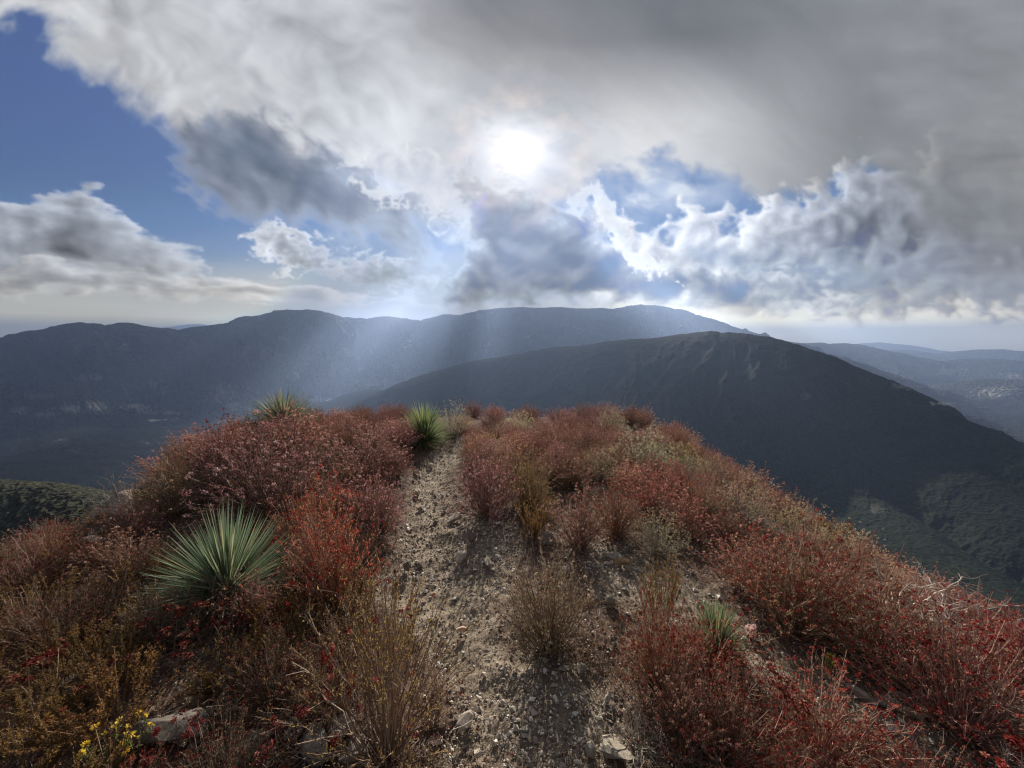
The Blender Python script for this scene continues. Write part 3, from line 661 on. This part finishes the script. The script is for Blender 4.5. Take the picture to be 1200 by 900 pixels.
KIND={
'buck':('buckwheat_shrub','shrub',.5,.38,[mk_buckwheat(s) for s in (1,2,3,4,5)]),
'rust':('buckwheat_shrub','shrub',.5,.38,[mk_buckwheat(s,hm='headpink',lm='leafpink',hf=.85,hr=.009) for s in (11,12,13,14,15)]),
'olive':('buckwheat_shrub','shrub',.5,.34,[mk_buckwheat(s,R=.30,ns=150,hf=.12,hm='headpink',open_=.5,leaf=1.3) for s in (21,22,23)]),
'sprig':('golden_shrub','shrub',.42,.28,[mk_sprig(s) for s in (31,32,33,34)]),
'pale':('pale_shrub','shrub',.5,.38,[mk_pale(s) for s in (41,42,43)]),
'fan':('open_shrub','shrub',.5,.42,[mk_buckwheat(51,R=.42,H=.5,ns=95,leaf=1.5,hf=.06,lm='gold',leafz=(.62,1.),open_=.3,fill=.3)]),
'dead':('dead_brush','dead branches',.35,.35,[mk_dead(s,rad=.0045) for s in (61,62,63)]),
'yucca':('yucca','yucca',.5,.45,[mk_yucca(71,.50,460,.85),mk_yucca(72,.45,420,1.0,-.05)]),
'grass':('grass_tuft','grass tuft',.22,.16,[mk_grass(s) for s in (81,82)]),
'flower':('yellow_flower','flower',.26,.1,[mk_flower(91),mk_flower(92,'green',None,6,.22,.07)]),
'heads':('buckwheat_stalk','flower',.3,.16,[mk_heads(s) for s in (95,96,97)]),
}
_rp=np.random.default_rng(5)
PLACED=[]
DIM={'sprig':np.array([.8,.74,.72])}
def plant(kind,x,y,height,width=None,label='',cat=None,group=None,tint=(1,1,1),var=None,name=None,lean=None):
    nm,ct,H0,R0,vs=KIND[kind]; v=vs[int(_rp.integers(len(vs))) if var is None else var]
    z=float(gnd(x,y)); e=bpy.data.objects.new(name or nm,None); link(e); e.empty_display_size=.05
    sz=height/H0; sw=(width/2/R0) if width else sz
    e.location=(x,y,z-.01); e.scale=(sw,sw,sz); e.rotation_euler=(lean[0] if lean else 0,lean[1] if lean else 0,float(_rp.random()*6.283))
    e['label']=label; e['category']=cat or ct
    if group: e['group']=group
    for pn_,me in v:
        o=bpy.data.objects.new(pn_,me); link(o); o.parent=e
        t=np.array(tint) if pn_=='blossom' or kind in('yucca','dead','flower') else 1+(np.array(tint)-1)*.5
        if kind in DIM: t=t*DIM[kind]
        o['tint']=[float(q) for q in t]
    PLACED.append((x,y,(width or 2*R0*sz)/2)); return e
# ================= stones =================
def rock_mat():
    N=NT('weathered_stone'); P=N.n('TexCoord').outputs['Object']
    t=N.n('Attribute',attribute_name='tint',attribute_type='OBJECT').outputs['Color']
    m=N.n('Mapping',{'Vector':P,'Scale':(3,3,14),'Rotation':(.5,.3,0)})
    c=N.ramp(N.noise(m.outputs[0],3.,7,.62),[(.3,(.16,.145,.13)),(.5,(.30,.275,.24)),(.7,(.46,.42,.37))])
    c=N.mix(N.ramp(N.noise(P,11.,5,.6),[(.55,0.),(.7,.6)]),c,(.13,.11,.09))
    c=_mul(N,c,t)
    return N.done(c,.9,N.bump(N.math('ADD',N.noise(m.outputs[0],6,8,.7),N.noise(P,40,4,.6)),.6,.006),spec=.15)
M['rock']=rock_mat()
def hull(seed,n=16,flat=.6):
    import bmesh
    rng=np.random.default_rng(seed); bm=bmesh.new(); p=unit(rng.normal(size=(n,3)))*[1,.75,flat]*(.85+.15*rng.random((n,1)))
    for q in p: bm.verts.new(q)
    r=bmesh.ops.convex_hull(bm,input=bm.verts); bmesh.ops.delete(bm,geom=[g for g in r['geom_interior'] if isinstance(g,bmesh.types.BMVert)],context='VERTS')
    bmesh.ops.bevel(bm,geom=bm.edges[:],offset=.05,segments=1,affect='EDGES',clamp_overlap=True)
    bmesh.ops.triangulate(bm,faces=bm.faces[:]); bmesh.ops.subdivide_edges(bm,edges=bm.edges[:],cuts=1,use_grid_fill=True)
    V=np.array([v.co[:] for v in bm.verts]); nn=fbm(V[:,0]*2+seed,V[:,1]*2+V[:,2]*1.7,4,seed)[:,None]; V=V*(1+nn*.10)
    for v,q in zip(bm.verts,V): v.co=q
    me=bpy.data.meshes.new('stone'); bm.to_mesh(me); bm.free(); me.materials.append(M['rock']); return me
ROCKS=[hull(s,14+s%5,.45+.12*(s%3)) for s in range(10)]
def rock(px,py,wpx,label,hr=.6,tint=(1,1,1),group=None,name='stone',var=None,bury=.35,rot=None,dep=.8):
    x,y,z,d=at(px,py); dist=math.sqrt(d*d+(EYE-z)**2); a,b,s=ray(px,py)
    depth=d*b*CP+(EYE-z)*SP; w=wpx/F*depth*1.3
    me=ROCKS[int(_rp.integers(10)) if var is None else var]
    o=obj(name,me,loc=(x,y,z+w*.5*hr*(1-bury)-.0)); o.scale=(w/2,w/2*dep,w/2*hr/.6); o.rotation_euler=(float(_rp.normal()*.12),float(_rp.normal()*.12),float(_rp.random()*6.28) if rot is None else rot)
    o['label']=label; o['category']='rock' if wpx>35 else 'stone'; o['tint']=[float(q)*1.35 for q in tint]
    if group: o['group']=group
    return o
def gravel():
    """loose chips all over the trodden ground and between the shrubs"""
    rng=np.random.default_rng(77); Vb=[];Fb=[];off=0
    base=[]
    for k in range(6):
        me=None
        p=unit(np.array([[1,0,0],[-1,0,0],[0,1,0],[0,-1,0],[0,0,1],[0,0,-1]],float)+rng.normal(size=(6,3))*.25)*[1,.75,.5]
        base.append(p)
    F8=np.array([[0,2,4],[2,1,4],[1,3,4],[3,0,4],[2,0,5],[1,2,5],[3,1,5],[0,3,5]])
    n=85000; r=.9+7*rng.random(n)**1.4; a=np.radians(-60+120*rng.random(n)); x=r*np.sin(a); y=r*np.cos(a); b=bare(x,y)
    m_=22000; x=np.append(x,0*np.arange(m_)); y=np.append(y,0*np.arange(m_)); r2=2.6+6.5*rng.random(m_); a2=np.radians(-32+52*rng.random(m_)); x[n:]=r2*np.sin(a2); y[n:]=r2*np.cos(a2); b=bare(x,y); far_=np.arange(n+m_)>=n; n=n+m_
    keep=(~far_|(b>-.03))&(rng.random(n)<np.where(b>-.05,1.,.28)); x,y,b=x[keep],y[keep],b[keep]; far_=far_[keep]; n=len(x)
    cl=fbm(x/.35,y/.35,3,231)
    s=.0025+.005*rng.random(n)**2+np.where(rng.random(n)<.10,.012*rng.random(n)**1.5,0)+np.where((rng.random(n)<.35)&(cl>.12),.007*rng.random(n),0)+np.where(rng.random(n)<.022,.022*rng.random(n),0)
    s=np.where(far_,s*1.5+.002,s)
    z=gnd(x,y)-.02*sm(-.12,.10,b)+fbm(x/.22,y/.22,4,211)*.022
    P=np.array(base)[rng.integers(0,6,n)]; th=rng.random(n)*6.283; c,s_=np.cos(th),np.sin(th); X=P[...,0]*c[:,None]-P[...,1]*s_[:,None]; Y=P[...,0]*s_[:,None]+P[...,1]*c[:,None]
    V=np.stack([X,Y,P[...,2]],-1)*s[:,None,None]+np.stack([x,y,z+s*.3+.002],-1)[:,None]
    F_=(np.arange(n)[:,None,None]*6+F8[None]).reshape(-1,3)
    N=NT('chips'); c_=N.ramp(N.attr('rnd'),[(0.,(.15,.12,.095)),(.4,(.30,.25,.20)),(.8,(.50,.44,.37)),(1.,(.72,.67,.60))])
    me=mesh_np('gravel',V.reshape(-1,3),F_,N.done(c_,.9,spec=.15),smooth=False)
    t=me.attributes.new('rnd','FLOAT','POINT'); t.data.foreach_set('value',np.repeat(rng.random(n)**1.3,6).astype(np.float32))
    obj('gravel',me,kind='stuff')
gravel()
def litter():
    rng=np.random.default_rng(78); n=16000; r=.9+7*rng.random(n)**1.3; a=np.radians(-62+124*rng.random(n)); x=r*np.sin(a); y=r*np.cos(a); b=bare(x,y)
    k=rng.random(n)<np.where(b>.1,.08,1.); x,y=x[k],y[k]; n=len(x); z=gnd(x,y)+fbm(x/.22,y/.22,4,211)*.022+.006+.02*rng.random(n)
    d=unit(np.stack([rng.normal(size=n),rng.normal(size=n),rng.normal(size=n)*.25],-1)); S=np.stack([x,y,z],-1); L=(.02+.09*rng.random(n)**2)[:,None]
    mb=MB(); mb.tubes(bez(S,S+d*L*.5+rng.normal(size=(n,3))*.006,S+d*L,3),np.full((n,3),.0011),rng)
    N=NT('dry_litter'); c_=N.ramp(N.attr('rnd'),[(0.,(.09,.05,.035)),(.5,(.20,.13,.09)),(.85,(.34,.27,.20)),(1.,(.5,.45,.38))]); o=obj('litter',mb.mesh('litter',N.done(c_,.85)),kind='stuff')
    m=2600; r=.9+4*rng.random(m)**1.3; a=np.radians(-62+124*rng.random(m)); x=r*np.sin(a); y=r*np.cos(a); b=bare(x,y); k=rng.random(m)<np.where(b>.05,.10,1.); x,y=x[k],y[k]
    hb=MB(); heads(hb,np.stack([x,y,gnd(x,y)+.015],-1),rng,.007,8); o2=obj('fallen_petals',hb.mesh('fallen_petals',M['head']),kind='stuff'); o2['tint']=[.8,.8,.8]
litter()

def low_scrub():
    """knee-low new growth that fills the ground between the shrubs"""
    rng=np.random.default_rng(79); n=15000; r=.9+11*rng.random(n)**1.1; a=np.radians(-62+124*rng.random(n)); x=r*np.sin(a); y=r*np.cos(a); b=bare(x,y)
    px,py=chart(x,y,gnd(x,y)-EYE)
    dens=np.where(px<470,.9,.45)*(.35+.9*sm(-.3,.3,fbm(x/.6,y/.6,3,241))); dens=np.where((px>170)&(px<440)&(py>800),dens*.35,dens)
    k=(b<-.06)&(rng.random(n)<dens)&(gnd(x,y)>-2.2-.1*y); x,y=x[k],y[k]; n=len(x); m=4
    h=(.05+.13*rng.random(n)**1.5); z=gnd(x,y); S=np.repeat(np.stack([x,y,z-.01],-1),m,0); d=rng.normal(size=(n*m,3))*[.4,.4,.1]+[0,0,1]; d=unit(d)
    L=np.repeat(h,m)*(.6+.6*rng.random(n*m)); T=S+d*L[:,None]; P=bez(S,S+(T-S)*[.3,.3,.6],T,4)
    mb=MB(); mb.tubes(P,np.full((n*m,4),.0011),rng)
    q=9; i=np.repeat(np.arange(n*m),q); t=.25+.75*rng.random(n*m*q); kk=np.minimum((t*3).astype(int),2); f=(t*3-kk)[:,None]; Q=P[i,kk]*(1-f)+P[i,kk+1]*f
    cc=np.clip(np.repeat(rng.random(n),m*q)*.75+.25*rng.random(n*m*q),0,1)
    mb.blades(Q,unit(rng.normal(size=Q.shape))+[0,0,.5],.007+.008*rng.random(len(Q)),.0045,rng,c=cc)
    N=NT('low_scrub'); c_=N.ramp(N.attr('rnd'),[(0.,(.15,.07,.055)),(.3,(.24,.15,.09)),(.55,(.27,.22,.10)),(.8,(.30,.16,.12)),(1.,(.42,.34,.24))])
    obj('low_scrub',mb.mesh('low_scrub',N.done(c_,.8,trans=.3)),kind='stuff')
low_scrub()
# ================= what stands where =================
def put(kind,px,py,top,wpx,label,tint=(1,1,1),var=None,group=None,name=None,cat=None,sc_=1.):
    """base point, top and width as seen; turned into metres on the ridge"""
    x,y,z,d=at(px,py); a,b,s=ray(px,top); h=max(.08,EYE+s*d-z)*sc_; depth=y*CP+(EYE-z)*SP
    0 and print('%s %d %d d=%.2f h=%.2f w=%.2f'%(kind,px,py,d,h,wpx/F*depth))
    return plant(kind,x,y,h,wpx/F*depth*sc_,label,cat,group,tint,var,name)
DP=(.95,.85,.9)   # dusty pink
put('olive',645,758,645,128,'round olive-brown shrub alone between the two arms of the path',(.8,.85,.7),0)
put('fan',452,885,690,250,'open shrub with bare dark stems fanning up to orange leaf tips',(1,.9,.8),0)
put('yucca',268,702,606,134,'largest yucca, a pale green spiky ball on the left slope',(1.,1.1,.98),0)
plant('yucca',-3.75,6.0,.60,1.1,'yucca crowning the mound on the left, half behind red shrubs',None,None,(1.,1.,.9),0)
put('yucca',498,522,470,62,'small round green yucca at the far end of the path',(1.1,1.2,.8),1)
put('yucca',838,768,700,66,'short yucca with light green blades to the right of the path',(.95,1.05,.8),1)
put('buck',392,705,572,125,'brightest red shrub, right beside the largest yucca',(1.75,1.1,.95),1)
put('buck',352,640,578,80,'scarlet shrub just behind the largest yucca',(1.5,1.1,.9),2)
put('sprig',628,628,572,62,'orange-gold shrub at the near tip of the middle thicket',(1.1,.95,.8),0)
put('rust',678,640,572,80,'brown twiggy shrub beside the orange-gold one in the middle thicket',(.85,.75,.7),1)
put('rust',570,603,530,95,'dark pink shrub bulging over the right edge of the path',(.85,.68,.78),0)
put('olive',618,592,532,90,'olive-yellow patch of shrub within the pink middle thicket',(1.05,1.05,.6),1)
put('rust',442,625,553,86,'grey-pink shrub on the left edge of the path above the bright red one',(.9,.75,.85),2)
put('rust',430,556,500,105,'wide dark-based pink shrub left of the small round yucca',DP,3)
put('rust',466,530,486,60,'pink shrub touching the left side of the small round yucca',(1,.75,.85),4)
put('pale',530,513,473,52,'shrub with cream tips right behind the small round yucca',(.85,.8,.7),0)
put('pale',752,556,503,86,'pale straw-coloured shrub standing highest on the right shoulder',(.9,.9,.78),1)
put('pale',716,512,478,40,'small pale shrub near the ridge end on the right',(.8,.78,.7),2)
put('pale',865,612,562,100,'tan dry shrub leaning over the right drop, among red ones',(.75,.66,.58),0)
put('pale',800,560,522,50,'yellowish shrub on the skyline between the pale and the tan shrub',(.8,.8,.55),2)
put('buck',930,738,622,160,'large golden-stemmed shrub with deep red heads on the right rim',(1.2,1.05,.9),0)
put('buck',1018,765,655,150,'second large red-headed shrub on the right rim, below the first',(1.15,1.0,.9),3)
put('rust',880,690,622,110,'coral-tinged shrub left of the two large ones on the right rim',(1.05,.8,.72),0)
put('dead',1052,715,632,150,'tangle of bleached white twigs on the right skyline',(1.9,1.8,1.75),0)
put('dead',1125,742,668,130,'second bleached tangle of twigs, lower on the right skyline',(1.7,1.6,1.6),1)
put('buck',1120,850,718,190,'broad crimson shrub running out at the right edge',(1.25,.75,.8),2)
put('buck',1190,800,712,130,'crimson-topped shrub on the slope by the right edge',(1.4,.7,.8),4)
put('buck',960,900,785,190,'shrub thick with crimson heads at the bottom right',(1.35,.85,.8),1)
put('buck',850,895,790,150,'dark red-brown shrub below the short yucca',(.9,.7,.65),0)
put('buck',770,800,690,110,'rust-red shrub between the lone olive shrub and the short yucca',(1.1,.75,.62),3)
put('rust',800,870,770,120,'brown shrub with bare lower twigs at the bottom edge of the right bank',(.7,.58,.5),2)
put('flower',968,795,755,34,'tiny yellow-green seedling alone on the dark bare soil',(1.2,1.2,.8),1,name='seedling',cat='seedling')
put('dead',1165,900,838,90,'forked bleached branch at the bottom right corner',(1.9,1.8,1.7),2)
put('dead',405,888,815,130,'grey dead twigs heaped under the open fan-shaped shrub',(1.2,1.2,1.3),0)
put('dead',740,872,800,110,'dry grey twigs beside the lower right of the path',(1.1,1.05,.95),1)
put('dead',150,600,545,90,'bare twigs sticking up by the rock outcrop on the left skyline',(.8,.75,.8),2)
put('flower',128,905,835,46,'yellow-flowered plant in the bottom left corner',(1,1,1),0)
put('flower',165,890,830,30,'smaller yellow-flowered plant left of the dark slab',(1,1,1),0)
put('heads',215,915,838,80,'cluster of big crimson flower balls in front of the dark slab',(1.1,.9,.9),0)
put('heads',340,905,848,90,'crimson flower balls on thin stalks among the grey bottom stones',(1.05,.8,.9),1)
put('rust',298,728,668,70,'small mauve shrub growing against the front of the largest yucca',(.9,.75,.75),2)
put('heads',395,888,770,70,'tall thin stalks with red balls left of the open fan-shaped shrub',(1.1,.85,.8),2)
put('rust',762,600,548,80,'coral shrub below the pale straw-coloured shrub',(1.1,.75,.7),1)
put('buck',722,628,565,90,'red-brown shrub at the head of the right arm of the path',(1.0,.72,.62),4)
put('pale',770,650,600,70,'straw and grey shrub on the upper right bank of the path',(.75,.72,.6),1)
put('sprig',775,720,640,60,'thin yellowish shrub standing right of the two stones',(.8,.8,.65),1)
put('rust',320,600,500,150,'broad mauve shrub on the front of the left mound',(.8,.68,.75),0)
put('rust',345,540,478,110,'tan-pink shrub just below the yucca on the mound',(1.05,.85,.75),3)
put('buck',262,560,492,90,'dark red-headed shrub on the left shoulder of the mound',(1.05,.65,.8),1)
put('olive',205,600,535,100,'olive shrub right of the rock outcrop on the left skyline',(.9,.85,.6),2)
# --- thickets
_rg=np.random.default_rng(99)
def inv(x,y,z=None):
    z=gnd(x,y) if z is None else z
    px,py=chart(np.asarray(x,float),np.asarray(y,float),np.asarray(z,float)-EYE); return float(px),float(py)
REG=[ # test, kinds with weights, tints, height range, label, group
('far',lambda x,y,px,py:y>7.2,(('rust',.70),('pale',.10),('buck',.16),('olive',.04)),[(.95,.78,.85),(.85,.7,.78),(1.0,.85,.85),(1,.8,.78),(1.2,1.12,.95)],(.36,.55),'dusty pink shrub in the thicket at the far end of the ridge','far thicket shrubs',80),
('mid',lambda x,y,px,py:y>2.9 and px>505 and px<770,(('rust',.56),('buck',.14),('olive',.12),('sprig',.06),('dead',.05),('pale',.07)),[(.95,.8,.82),(.85,.72,.74),(1.0,.85,.75),(.9,.75,.72),(1.2,1.1,.92),(1.05,1.0,.8)],(.28,.46),'dusty red shrub in the thicket between the path arms','middle thicket shrubs',75),
('mound',lambda x,y,px,py:px<=505 and y>4.2,(('rust',.55),('buck',.35),('olive',.1)),[(.9,.75,.82),(.85,.66,.72),(1.,.82,.75),(1.15,1.05,.9)],(.30,.46),'mauve-red shrub covering the mound on the left','mound thicket shrubs',55),
('leftslope',lambda x,y,px,py:px<=470 and y>2.35,(('buck',.36),('rust',.26),('sprig',.20),('olive',.13),('dead',.05)),[(.78,.72,.72),(.95,.72,.68),(.85,.8,.68),(.85,.58,.58),(1.1,1.,.85)],(.26,.42),'red and gold shrub on the open left slope behind the largest yucca','left slope shrubs',66),
('leftlow',lambda x,y,px,py:px<=470,(('sprig',.50),('buck',.2),('olive',.16),('heads',.14)),[(.62,.58,.52),(.7,.62,.5),(.7,.5,.45),(.5,.48,.42)],(.24,.38),'low shrub of golden leafy wands in the shaded left corner','left corner shrubs',80),  # tints darkened for the corner's browner growth and its deep shadows
('rightrim',lambda x,y,px,py:y>1.75,(('rust',.46),('buck',.30),('pale',.10),('sprig',.08),('dead',.06)),[(1.05,.85,.75),(1.1,.8,.75),(1.,.9,.8),(1.25,1.12,.92),(1.15,1.05,.9)],(.26,.44),'red-tinged shrub along the right rim of the ridge','right rim shrubs',70),
('rightlow',lambda x,y,px,py:True,(('buck',.55),('rust',.25),('heads',.2)),[(1.1,.75,.7),(1.2,.75,.72),(.85,.68,.6)],(.26,.40),'low crimson-headed shrub on the bottom right bank','right bank shrubs',50),
]
cand=[]
CNT={r[0]:0 for r in REG}
_X=_rg.uniform(-6.5,5.2,14000); _Y=_rg.uniform(.75,13.2,14000); _Z=gnd(_X,_Y); _PX,_PY=chart(_X,_Y,_Z-EYE); _B=bare(_X,_Y)
FILL=[]
for x,y,z,px,py,b in zip(_X,_Y,_Z,_PX,_PY,_B):
    if abs(math.atan2(x,y))>math.radians(61): continue
    if z<-1.9-.1*y or not -140<px<1340 or py>985: continue
    rad=.20
    for r in REG:
        if r[1](x,y,px,py): break
    if CNT[r[0]]>=r[7]: continue
    rad=.20 if y<7 else .26
    if r[0] in('leftlow','rightlow'): rad=.15
    if 470<px<775 and py>572: continue
    if 250<px<640 and py>800 and b>-.45: continue
    if 180<px<345 and 600<py<728 : continue
    if 150<px<255 and 820<py<900: continue
    if 280<px<440 and 850<py<920: continue
    if 75<px<190 and 545<py<665: continue
    if 795<px<885 and 700<py<790: continue
    if 475<px<540 and 480<py<540: continue
    if any((x-q[0])**2+(y-q[1])**2<(rad*.8+.5*q[2]*.55)**2 for q in PLACED): continue
    h=_rg.uniform(*r[4]); w_=h*_rg.uniform(1.25,1.75)
    if b>-w_*(.55 if px>800 else .42): continue
    ks=[k for k,_w in r[2]]; ws=np.array([w for _k,w in r[2]]); k=ks[int(_rg.choice(len(ks),p=ws/ws.sum()))]
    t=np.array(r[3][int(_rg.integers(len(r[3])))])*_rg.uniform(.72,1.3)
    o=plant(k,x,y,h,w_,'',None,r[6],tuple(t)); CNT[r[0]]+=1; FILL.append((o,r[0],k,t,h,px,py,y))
    if len(PLACED)>=500: break
print('PLANTS',len(PLACED),CNT)
# every filler is named by its colour, height and the landmarks round it; the ones still alike are counted from the left
def where(rg,px,py,y):
    if rg=='far':
        a='left of the small round yucca' if px<485 else 'straight beyond the end of the path' if px<590 else 'right of the path\'s far end' if px<690 else 'on the far right shoulder'
        return ('on the skyline ' if y>10 else '')+a
    if rg=='mid': return ('deep ' if py<530 else '')+'in the thicket between the path arms' if px<650 else 'at the back of the right path arm' if py<545 else 'above the right path arm'
    if rg=='mound': return 'on the mound\'s left flank' if px<250 else 'on the mound near its yucca' if px<380 else 'between the mound and the path'
    if rg=='leftslope': return 'near the skyline rock outcrop' if px<210 else 'behind the largest yucca' if px<350 else 'behind the brightest red shrub'
    if rg=='leftlow': return 'at the left edge' if px<90 else 'left of the largest yucca' if px<200 and py<790 else 'around the dark slab' if px<300 and py>790 else 'below the largest yucca'
    if rg=='rightrim': return 'on the right skyline' if px>980 else 'around the tan dry shrub' if py<640 else 'between the right path arm and the rim'
    return 'right of the short yucca' if px>880 and py<850 else 'below the short yucca' if px<880 else 'in the bottom right corner'
COLR={'heads':'crimson-balled','dead':'bare grey','sprig':'golden','pale':'straw-coloured','olive':'olive-brown'}
cls={}
for f in FILL:
    o,rg_,k,t,h,px,py,y=f
    c=COLR.get(k) or ('tan-tipped' if t[1]/t[0]>.89 and k!='buck' else ('bright ' if t.mean()>.95 else 'dark ' if t.mean()<.70 else '')+('red-headed' if k=='buck' else 'pinkish-brown'))
    cls.setdefault(('low' if h<.40 else 'tall')+' '+c+'|'+where(rg_,px,py,y),[]).append(f)
ORD=['leftmost','second from left','third from left','fourth from left','fifth from left','sixth from left','seventh from left','eighth from left','ninth from left','tenth from left','eleventh from left','twelfth from left']
for key,L in cls.items():
    a,b=key.split('|'); L.sort(key=lambda f:f[5])
    for i,f in enumerate(L):
        n=len(L); e=L[i][0]
        pre='' if n==1 else (ORD[i] if i<(n+1)//2 or n>24 else ('rightmost' if i==n-1 else ORD[n-1-i].replace('left','right')) if n-1-i<len(ORD) else ORD[i])
        e['label']=(a+' shrub '+b) if n==1 else '%s %s shrub %s'%(pre,a,b)
        if 'crimson-balled' in a: e['label']=e['label'].replace(' shrub ',' stalks ')
        if 'bare grey' in a: e['label']=e['label'].replace(' shrub ',' brush ')
# --- stones one can point at
rock(200,866,80,'dark striated slab in the bottom left, red flower balls in front',.45,(.30,.28,.27),name='boulder',var=0,rot=.1)
rock(146,600,52,'pale sloping rock outcrop on the left skyline',.42,(.85,.74,.70),name='boulder',var=4,rot=-.5,bury=.25)
rock(122,612,34,'grey-pink slab leaning against the skyline outcrop',.5,(.75,.66,.63),var=2,rot=.4)
put('olive',118,622,592,46,'small olive shrub in front of the skyline rock outcrop',(.85,.8,.6),1)
put('rust',160,632,584,60,'pinkish shrub at the foot of the skyline rock outcrop',(.95,.8,.75),2)
rock(118,640,30,'pale broken stone below the skyline outcrop',.5,(.9,.8,.75))
rock(92,608,34,'flat pale stone left of the skyline outcrop',.5,(1,.9,.85))
rock(118,622,22,'grey stone just below the skyline outcrop',.5,(.8,.78,.75))
rock(370,884,44,'grey stone among the crimson balls at the bottom, between two others',.6,(.8,.78,.75),name='boulder')
rock(345,862,32,'rounded stone behind the grey bottom stones',.6,(.85,.8,.75))
rock(398,862,34,'smooth pale stone under the dead twigs at the bottom',.6,(.95,.9,.85))
rock(413,892,38,'squarish brown stone at the bottom edge under the fan-shaped shrub',.8,(.6,.55,.48),name='boulder')
rock(292,880,50,'low greenish slab at the bottom edge, right of the dark slab',.35,(.6,.58,.48),name='boulder')
for a in [(541,657,19,'largest pale-topped stone in the middle of the path',.7,(1.15,1.05,.98)),
(551,634,15,'dark upright stone in the middle of the path',1.1,(.5,.5,.5)),
(531,610,20,'flat pale stone highest up the middle of the path',.45,(1.1,1.,.95)),
(573,661,19,'low grey stone right of the largest path stone',.4,(.8,.75,.7)),
(478,668,14,'dark square stone at the left edge of the path',1.,(.45,.43,.42)),
(643,637,15,'square stone with a lit top by the orange-gold shrub',1.,(.75,.72,.68)),
(729,664,16,'orange-tan stone of the pair on the right arm of the path',.9,(1.0,.75,.5)),
(717,655,16,'pale grey stone of the pair on the right arm of the path',.6,(.95,.92,.88)),
(716,710,18,'squat olive-grey stone between the lone shrub and the rust-red shrub',.7,(.6,.6,.5)),
(541,739,13,'bright orange-white chip in front of the fan-shaped shrub',.4,(1.6,1.25,1.0)),
(545,851,22,'rounded pale stone right of the fan-shaped shrub',.6,(1.05,.95,.88)),
(560,886,13,'small near-white stone at the bottom edge of the path',.6,(1.6,1.5,1.35)),
(614,857,13,'small grey stone in the shaded near path',.6,(.8,.8,.78)),
(678,788,18,'dull stone in the shadow under the lone shrub',.7,(.75,.72,.68)),
(712,822,11,'round light pebble right of the near path',.9,(1.1,1.05,1.)),
(692,889,16,'upright pale stone at the bottom right of the path',1.2,(1.1,1.05,1.)),
(682,824,12,'half-buried stone left of the light pebble',.8,(.8,.75,.7)),
(728,882,46,'long flat slab at the bottom right of the path',.3,(.8,.76,.68)),
(488,556,9,'pale stone on the left where the path narrows',.7,(1.3,1.2,1.1)),
(489,580,11,'pale stone in the upper path, below the narrows',.6,(1.2,1.1,1.)),
(492,597,12,'dark-sided stone on the left of the upper path',.6,(.8,.75,.72)),
(505,548,8,'chip of pale stone in the path narrows',.6,(1.2,1.1,1.)),
(598,533,24,'light rock embedded in the pink middle thicket',.6,(1.1,1.,1.)),
(824,577,17,'near-white stone among shrubs on the right shoulder',.6,(2.,1.9,1.85)),
(1010,818,28,'flat grey stone on the dark soil of the right bank',.35,(.85,.8,.78)),
(1042,826,26,'flat stone right of the other on the dark right bank',.35,(.75,.72,.72)),
(1072,842,22,'tan tilted stone at the end of the right bank row',.4,(1.,.85,.7)),
(880,742,20,'reddish flat stone below the large right rim shrub',.4,(.8,.55,.55))]:
    rock(a[0],a[1],a[2],a[3],a[4],a[5])
